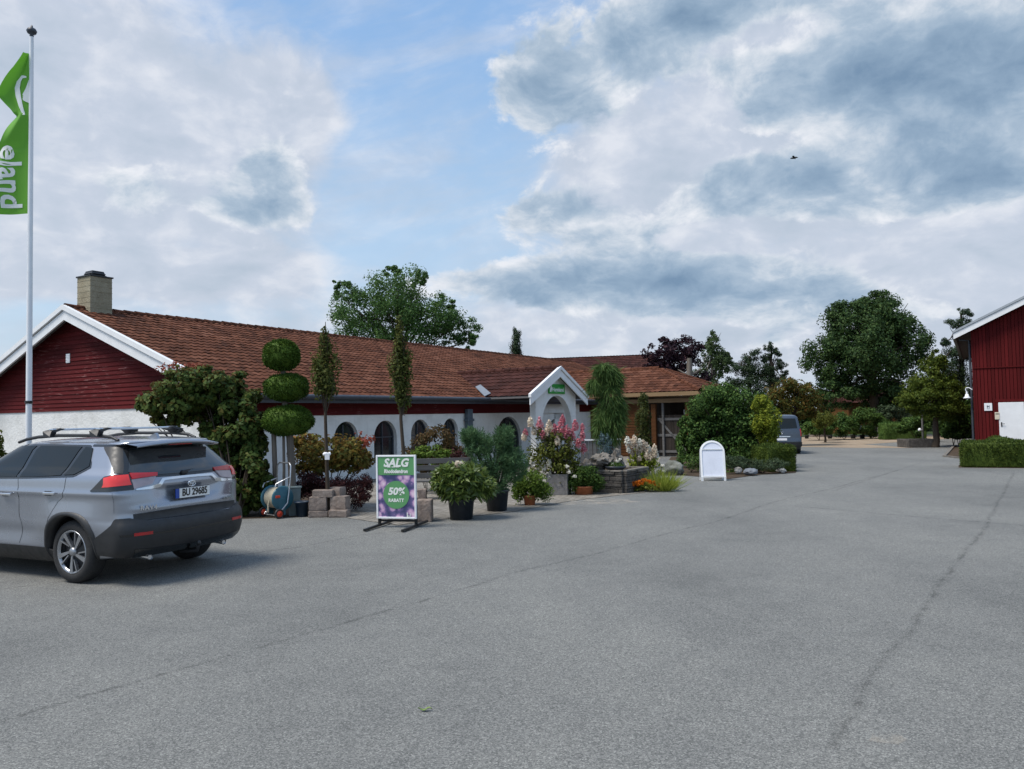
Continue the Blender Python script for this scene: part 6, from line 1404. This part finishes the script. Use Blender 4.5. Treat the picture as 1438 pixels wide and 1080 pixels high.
Yj = G(985, 668).y + .6; p = gp_(968, Yj + 1); shrub('ground_ivy', 'low dark ivy at the gate end of the shrub bed', 'shrub', p, [B(975, 648, 24, 12, Yj + 1, .5), B(1018, 660, 14, 6, Yj + .6, .4)], FO['green'], 1100, .08, 94, stem=.01)
def boxhedge(name, label, c, d, rz, mat, seed, n=9000, size=.06, group=None, parent_cat='hedge'):
    rng = np.random.default_rng(seed); P = []; N = []
    ar = [d[0] * d[1], d[0] * d[2], d[0] * d[2], d[1] * d[2], d[1] * d[2]]; tot = sum(ar)
    for i, a in enumerate(ar):
        m_ = int(n * a / tot); u, v = rng.uniform(-.5, .5, m_), rng.uniform(-.5, .5, m_); z = np.zeros(m_)
        if i == 0: p_, q_ = np.stack([u * d[0], v * d[1], z + d[2]], 1), (0, 0, 1)
        elif i < 3: s_ = (-1, 1)[i - 1]; p_, q_ = np.stack([u * d[0], z + s_ * d[1] / 2, (v + .5) * d[2]], 1), (0, s_, 0)
        else: s_ = (-1, 1)[i - 3]; p_, q_ = np.stack([z + s_ * d[0] / 2, u * d[1], (v + .5) * d[2]], 1), (s_, 0, 0)
        P.append(p_); N.append(np.tile(np.array(q_, float), (m_, 1)))
    P = np.concatenate(P); N = np.concatenate(N); cr = .10
    # soften the arrises and add swells
    e = np.stack([np.abs(P[:, 0]) - d[0] / 2, np.abs(P[:, 1]) - d[1] / 2, P[:, 2] - d[2]], 1); near = (e > -cr).sum(1) >= 2; P[near] -= (np.sign(P[near]) * np.array([1, 1, 1]) * .035)
    P += N * (.025 * np.sin(P[:, :1] * 4.1 + seed) + .02 * np.sin(P[:, 2:3] * 7 + P[:, 1:2] * 5)) + rng.normal(size=P.shape) * .018
    Q = strands(rng, P - N * size * .5, N * .7 + rng.normal(size=P.shape) * .6 + np.array([0, 0, .25]), size, size * .42); rzm = np.array(Matrix.Rotation(rz, 3, 'Z'))
    Q = (Q.reshape(-1, 3) @ rzm.T).reshape(-1, 4, 3) + np.array(c); ex = MB(); ex.box((0, 0, d[2] / 2 - .02), (d[0] - .07, d[1] - .07, d[2] - .04), Matrix.Rotation(rz, 4, 'Z'), bev=.05); ex.v = [(v[0] + c[0], v[1] + c[1], v[2] + c[2]) for v in ex.v]
    o = link(name, qmesh(name, Q, mat, c, ex), None, c); return tag(o, label, parent_cat, group)
a_ = G(1077, 663.5); c_ = G(1125, 663.5); kk = a_.y / FPX; hd = 36 * kk
boxhedge('clipped_hedge', 'short square clipped hedge at the end of the shrub bed by the van', ((a_.x + c_.x) / 2, a_.y + .85, a_.z), (c_.x - a_.x, 1.7, hd), 0.0, FO['hedge'], 95, 12000, .065)
a_ = G(1351, 656.5); kk = a_.y / FPX; hd = 35.5 * kk
rzh = R(-30); cx_ = a_.x + 2.9 * math.cos(rzh) - .55 * math.sin(rzh); cy_ = a_.y + 2.9 * math.sin(rzh) + .55 * math.cos(rzh)
patch_sheet('hedge_bed', [(cx_ + u_ * math.cos(rzh) - v_ * math.sin(rzh), cy_ + u_ * math.sin(rzh) + v_ * math.cos(rzh)) for u_, v_ in ((-3.0, -.68), (3.1, -.7), (3.1, .8), (-3.0, .8))], MT['soil'], .005)
boxhedge('clipped_hedge', 'long low clipped hedge in front of the red barn', (cx_, cy_, gz(0, cy_)), (5.8, 1.1, hd), rzh, FO['hedge'], 96, 26000, .07)
p = gp_(1402, 31); tb = thing('box_ball', 'clipped green ball rising behind the hedge before the white barn door', 'topiary', p); bl = B(1403, 632, 25, 20, 31, .7); clipped('foliage', [bl], 5000, .06, FO['hedge'], p, tb, 97); b = MB(); b.tube([p, p + Vector((0, 0, .5))], .05, 8); obj('stem', b, MT['bark'], tb, org=p)

# ------------------------------------------------------------------ trees behind
def bg(px, Y): return gp_(px, Y)
Yo = 64; p = bg(1230, Yo)
tree('oak_tree', 'large dark oak filling the gap between the van and the barn', p, V(1225, 470, Yo), .42, [B(1215, 490, 72, 66, Yo, 5), B(1190, 460, 44, 40, Yo, 3), B(1245, 450, 46, 40, Yo, 3), B(1165, 510, 40, 44, Yo, 3), B(1268, 500, 38, 56, Yo, 3), B(1225, 430, 34, 24, Yo, 2.4), B(1180, 550, 50, 30, Yo, 3), B(1250, 555, 44, 34, Yo, 3)], FO['oak'], 62000, .20, 101, clump=.25, nclump=48, aspect=.65)
Yo = 72; p = bg(560, Yo)
tree('roadside_tree', 'wide airy broadleaf tree rising behind the long tiled roof', p, V(560, 440, Yo), .4, [B(560, 420, 52, 48, Yo, 4), B(500, 440, 40, 44, Yo, 3.5), B(590, 450, 60, 50, Yo, 4), B(482, 405, 20, 20, Yo, 1.6), B(590, 392, 16, 22, Yo, 1.4), B(552, 385, 18, 16, Yo, 1.4), B(625, 425, 18, 14, Yo, 1.5), B(640, 462, 34, 26, Yo, 2.5), B(665, 475, 16, 18, Yo, 1.5), B(520, 480, 60, 40, Yo, 4)], FO['lime'], 36000, .21, 102, clump=.24, nclump=44, aspect=.6)
Yo = 62; p = bg(724, Yo); shrub('spire_conifer', 'single narrow spire conifer poking above the tiled roof ridge', 'conifer', p, [B(724.5, 472, 6.5, 13, Yo, .4), B(724.5, 488, 10, 26, Yo, .6), B(724, 520, 12, 40, Yo, .7)], FO['pine'], 9000, .16, 103, aspect=.35, clump=.45, nclump=40, up=.8, rnd=.4, stem=.10)
Yo = 52; p = bg(945, Yo)
tree('copper_tree', 'dark purple leaved tree behind the hipped end of the red roof', p, V(945, 520, Yo), .25, [B(945, 508, 36, 28, Yo, 2), B(925, 500, 24, 20, Yo, 1.5), B(960, 492, 26, 20, Yo, 1.5), B(912, 520, 16, 14, Yo, 1), B(968, 540, 34, 30, Yo, 2), B(940, 482, 16, 10, Yo, 1)], FO['purple'], 9000, .20, 104, clump=.26, nclump=34, aspect=.5, rnd=1.1)
Yo = 60; p = bg(1002, Yo)
tree('birch_tree', 'pale green drooping birch beside the purple leaved tree', p, V(1000, 480, Yo), .18, [B(1003, 480, 14, 18, Yo, 1), B(1000, 505, 22, 26, Yo, 1.5), B(1015, 515, 15, 24, Yo, 1.1), B(990, 535, 26, 26, Yo, 1.6), B(1020, 505, 10, 16, Yo, .8)], FO['birch'], 8000, .17, 105, bark='grey_bark', clump=.26, nclump=34, hang=.12, aspect=.5)
Yo = 50; p = bg(969, Yo); dt = thing('dead_tree', 'bare grey dead trunk with two forked limbs in front of the purple tree', 'tree', p); b = MB(); a_, c_ = p, V(968, 503, Yo); b.tube([a_, a_.lerp(c_, .5), c_], [.28, .24, .17], 10); f0 = V(968.5, 527, Yo); b.tube([f0, V(960, 524, Yo), V(952, 519, Yo)], [.10, .08, .04], 7); b.tube([f0, V(977, 523, Yo), V(985, 518, Yo)], [.10, .08, .04], 7); obj('trunk', b, MT['grey_bark'], dt, org=p)
def pine(label, px, Y, blobs, n, seed, name='pine_tree'):
    p = bg(px, Y); return tree(name, label, p, V(px, blobs[0][1], Y), .22, [B(x, y, a, c_, Y, a * Y / FPX * .9) for x, y, a, c_ in blobs], FO['pine'], int(n * 1.8), .20, seed, clump=.36, nclump=22, aspect=.25, up=.6, rnd=.7, group='pines on the skyline')
pine('dense dark pine, the shorter and wider beside the airy one', 1052, 66, [(1058, 500, 16, 14), (1045, 515, 20, 16), (1062, 522, 24, 18), (1036, 530, 18, 16), (1055, 545, 36, 18)], 6500, 111)
pine('airy pine with separate needle clumps and sky showing through', 1083, 66, [(1080, 488, 8, 8), (1090, 495, 8, 8), (1076, 502, 10, 8), (1096, 512, 10, 8), (1080, 520, 12, 9), (1100, 526, 8, 6), (1090, 536, 16, 10)], 3600, 112)
pine('tall dark pine standing right behind the barn roof', 1350, 60, [(1355, 440, 12, 10), (1345, 455, 18, 12), (1360, 470, 20, 14), (1335, 478, 14, 10), (1350, 500, 26, 20), (1330, 520, 24, 24), (1350, 550, 26, 36)], 8500, 113)
Yo = 50; p = bg(1112, Yo)
tree('turning_maple', 'rounded maple with orange tinged top behind the van', p, V(1112, 560, Yo), .16, [B(1108, 558, 40, 26, Yo, 1.8), B(1130, 575, 28, 26, Yo, 1.4), B(1085, 570, 30, 26, Yo, 1.4), B(1120, 545, 24, 16, Yo, 1.2)], FO['maple'], 9000, .17, 106, clump=.27, nclump=36)
Yo = 54; p = bg(1158, Yo)
tree('small_maple', 'small round olive green tree past the van', p, V(1158, 590, Yo), .07, [B(1157, 587, 18, 15, Yo, .9), B(1150, 592, 12, 10, Yo, .6)], FO['olive'], 2600, .12, 107)
Yo = 43; p = bg(1312, Yo)
tree('layered_maple', 'dark trunked layered tree with yellow green pointed top beside the barn', p, V(1316, 540, Yo), .17, [B(1313, 522, 24, 26, Yo, .9), B(1313, 502, 15, 18, Yo, .6), B(1312, 512, 18, 20, Yo, .7), B(1300, 545, 36, 20, Yo, 1.4), B(1310, 560, 44, 24, Yo, 1.6), B(1330, 548, 24, 18, Yo, 1.1), B(1285, 562, 26, 14, Yo, 1.0), B(1318, 575, 36, 18, Yo, 1.5), B(1335, 565, 20, 22, Yo, 1)], FO['conegreen'], 26000, .115, 108, clump=.27, nclump=36)
# hedges and shrubs closing the court
Yo = 58
for i, (px, py, rx, ry, m_, lab) in enumerate([(1150, 598, 26, 16, 'green', 'low green shrub past the van under the small round tree'), (1185, 596, 28, 20, 'yew', 'dark shrub to one side of the violet flowers'), (1222, 592, 30, 22, 'green', 'rounded mid green shrub under the oak'), (1250, 588, 26, 24, 'juniper', 'grey green shrub next to the stone pillar under the oak'), (1345, 585, 26, 34, 'yew', 'dark shrub in the shade beside the barn wall'), (1360, 605, 20, 14, 'juniper', 'low pale green plant at the barn foot'), (1338, 606, 26, 15, 'green', 'low dark shrub between the layered tree and the litter bed'), (1285, 598, 24, 16, 'green', 'mid green shrub behind the planter of the layered tree')]):
    Y_ = Yo + i * .6 if px < 1280 else (45 if px > 1300 else 52); p = bg(px, Y_); shrub('court_shrub', lab, 'shrub', p, [B(px, py, rx, ry, Y_, rx * Y_ / FPX * .8)], FO[m_], 5200, .15, 120 + i, clump=.32, nclump=26, group='shrubs closing the gravel court')
Y_ = 57; p = bg(1268, Y_); a_ = V(1238, 612, Y_); c_ = V(1296, 612, Y_); boxhedge('dark_hedge', 'dark clipped hedge behind the gravel under the layered tree', ((a_.x + c_.x) / 2, Y_, gz(0, Y_)), (c_.x - a_.x, 1.2, 1.25), -.1, FO['yew'], 131, 5000, .12)
for i, (px0, px1, Y_, h_, m_, lab) in enumerate([(1040, 1145, 78, 2.6, 'yew', 'far dark hedge behind the maple and van'), (1140, 1262, 80, 3.4, 'oak', 'tall dark thicket behind the oak trunk'), (1255, 1400, 76, 4.0, 'pine', 'dark thicket behind the layered tree and barn')]):
    p = bg((px0 + px1) / 2, Y_); k_ = 7; bl = [B(px0 + (px1 - px0) * (j + .5) / k_, 592 - (h_ * FPX / Y_) * .22, (px1 - px0) / k_ * .95, h_ * FPX / Y_ * (.62 + .13 * ((j * 5) % 3)), Y_, 1.8) for j in range(k_)]
    shrub('thicket', lab, 'hedge', p, bl, FO[m_], 7000, .27, 140 + i, clump=.32, nclump=22, stem=.06)
# ochre shed behind the oak trunk
p = bg(1222, 74); oc = thing('ochre_shed', 'ochre boarded shed glimpsed behind the oak trunk', 'shed', p, .1); b = MB(); b.box((0, 0, 1.5), (6.5, 4, 3.0)); obj('wall', b, boards('ochre_boards', (.15, .07, .025), (.09, .04, .015), (.2, .11, .05), .7, axis=0), oc); b = MB(); b.prism([(-3.6, -2.4, 2.9), (-3.6, 2.4, 2.9), (-3.6, 0, 4.3)], (7.2, 0, 0)); obj('roof', b, MT['brown_tiles'], oc)
# things on the gravel court
def court_pot(label, px, pyb, w, h, mat, Yf, flower=None, group='potted plants on the gravel court'):
    p = G(px, pyb); kk = p.y / FPX; t = thing('court_pot', label, 'potted plant', p, group=group); obj('pot', potshape(w * .30 * kk, w * .36 * kk, h * .4 * kk, .03), MT['black_pot'], t)
    link('foliage', qmesh('foliage', cloud(rng, [B(px, pyb - h * .68, w * .5, h * .36, p.y)], 500, .10, clump=.5, nclump=12), FO[mat], p), t)
    if flower: link('flower_heads', qmesh('flower_heads', cloud(rng, [B(px, pyb - h * 1.05, w * .55, h * .18, p.y)], 260, .09, clump=.4, nclump=12), FO[flower], p), t)
court_pot('green plant in a dark pot nearest the van on the gravel', 1133, 616, 8, 12, 'fern', 0); court_pot('green potted plant standing alone on the gravel beside the brick planter', 1165.5, 616, 9, 12, 'green', 0)
court_pot('violet flowers in the first of two green tubs under the oak', 1198, 616, 10, 14, 'fern', 0, 'violetfl'); court_pot('violet flowers in the second green tub, nearer the stone pillar', 1211, 616, 10, 14, 'fern', 0, 'violetfl')
p = G(1155, 613.5); t = thing('brick_planter', 'low reddish brick planter box at the back of the gravel', 'planter', p); b = MB(); b.box((0, .4, .35), (1.7, .8, .7), bev=.02); obj('box', b, MT['red_stone'], t); b = MB(); b.box((0, .4, .705), (1.5, .6, .03)); obj('soil', b, MT['soil'], t)
p = G(1239, 613.5); t = thing('stone_pillar', 'short square stone pillar at the back of the gravel beside the dark hedge', 'pillar', p); b = MB(); b.box((0, .2, .42), (.42, .42, .85), bev=.02); obj('shaft', b, MT['red_stone'], t); b = MB(); b.box((0, .2, .88), (.54, .54, .08), bev=.01); obj('cap', b, MT['grey_stone'], t)
p = G(1300, 628.5); t = thing('tree_planter', 'low dark stone planter round the foot of the layered tree', 'planter', p + Vector((0, .8, 0)), -.08); kk = p.y / FPX; b = MB(); wl_ = 42 * kk; 
for s_ in (-1, 1): b.box((0, s_ * .72, .22), (wl_, .16, .46), bev=.02); b.box((s_ * (wl_ / 2 - .08), 0, .22), (.16, 1.28, .455), bev=.02)
obj('wall', b, MT['slate_stone'], t); b = MB(); b.box((0, 0, .18), (wl_ - .3, 1.3, .4)); obj('soil', b, MT['soil'], t)
p = gp_(1295.5, 46); t = thing('thin_post', 'thin grey post with a small white reflector beside the tree planter', 'post', p); zt_ = V(1295, 582, 46).z - p.z; b = MB(); b.tube([(0, 0, 0), (0, 0, zt_)], .06, 8); obj('shaft', b, MT['grey_wood'], t); b = MB(); q = V(1291.5, 603, 45.8); b.lathe([(0, 0), (.09, .01), (.1, .08), (.06, .16), (0, .18)], 14, Matrix.Translation((q.x - p.x, q.y - p.y, q.z - p.z - .1))); b.tube([(q.x - p.x, q.y - p.y, q.z - p.z - .05), (0, 0, q.z - p.z - .05)], .02, 6); obj('reflector', b, MT['white_metal'], t)
# yard scraps: a leaf on the asphalt and the bird
p = G(597, 999); t = link('fallen_leaf', None); bpy.data.objects.remove(t); b = MB(); b.grid([[(-.045 + .09 * i / 8, (.014 * math.sin(math.pi * i / 8)) * s_, .012 + .008 * math.cos(i) + .006 * abs(s_)) for s_ in (-1, 0, 1)] for i in range(9)])
o = obj('fallen_leaf', b, plain('leaf_green', (.16, .24, .05), .6), loc=p); tag(o, 'single yellow green leaf lying on the asphalt', 'leaf')
bc = V(1115, 222, 90); b = MB()
b.tube([(-.45, 0, 0), (-.25, 0, .03), (.1, 0, .02), (.32, 0, .04), (.45, 0, .02)], [.02, .10, .12, .08, .01], 8)
for s_ in (-1, 1): b.grid([[(-.12, s_ * .05, .05), (.14, s_ * .05, .05)], [(-.10, s_ * .38, .16), (.14, s_ * .38, .16)], [(-.02, s_ * .75, .06), (.03, s_ * .75, .06)]])
o = obj('bird', b, MT['black_plastic'], loc=bc); o.rotation_euler.z = 2.6; tag(o, 'tiny dark bird gliding under the grey clouds', 'bird')
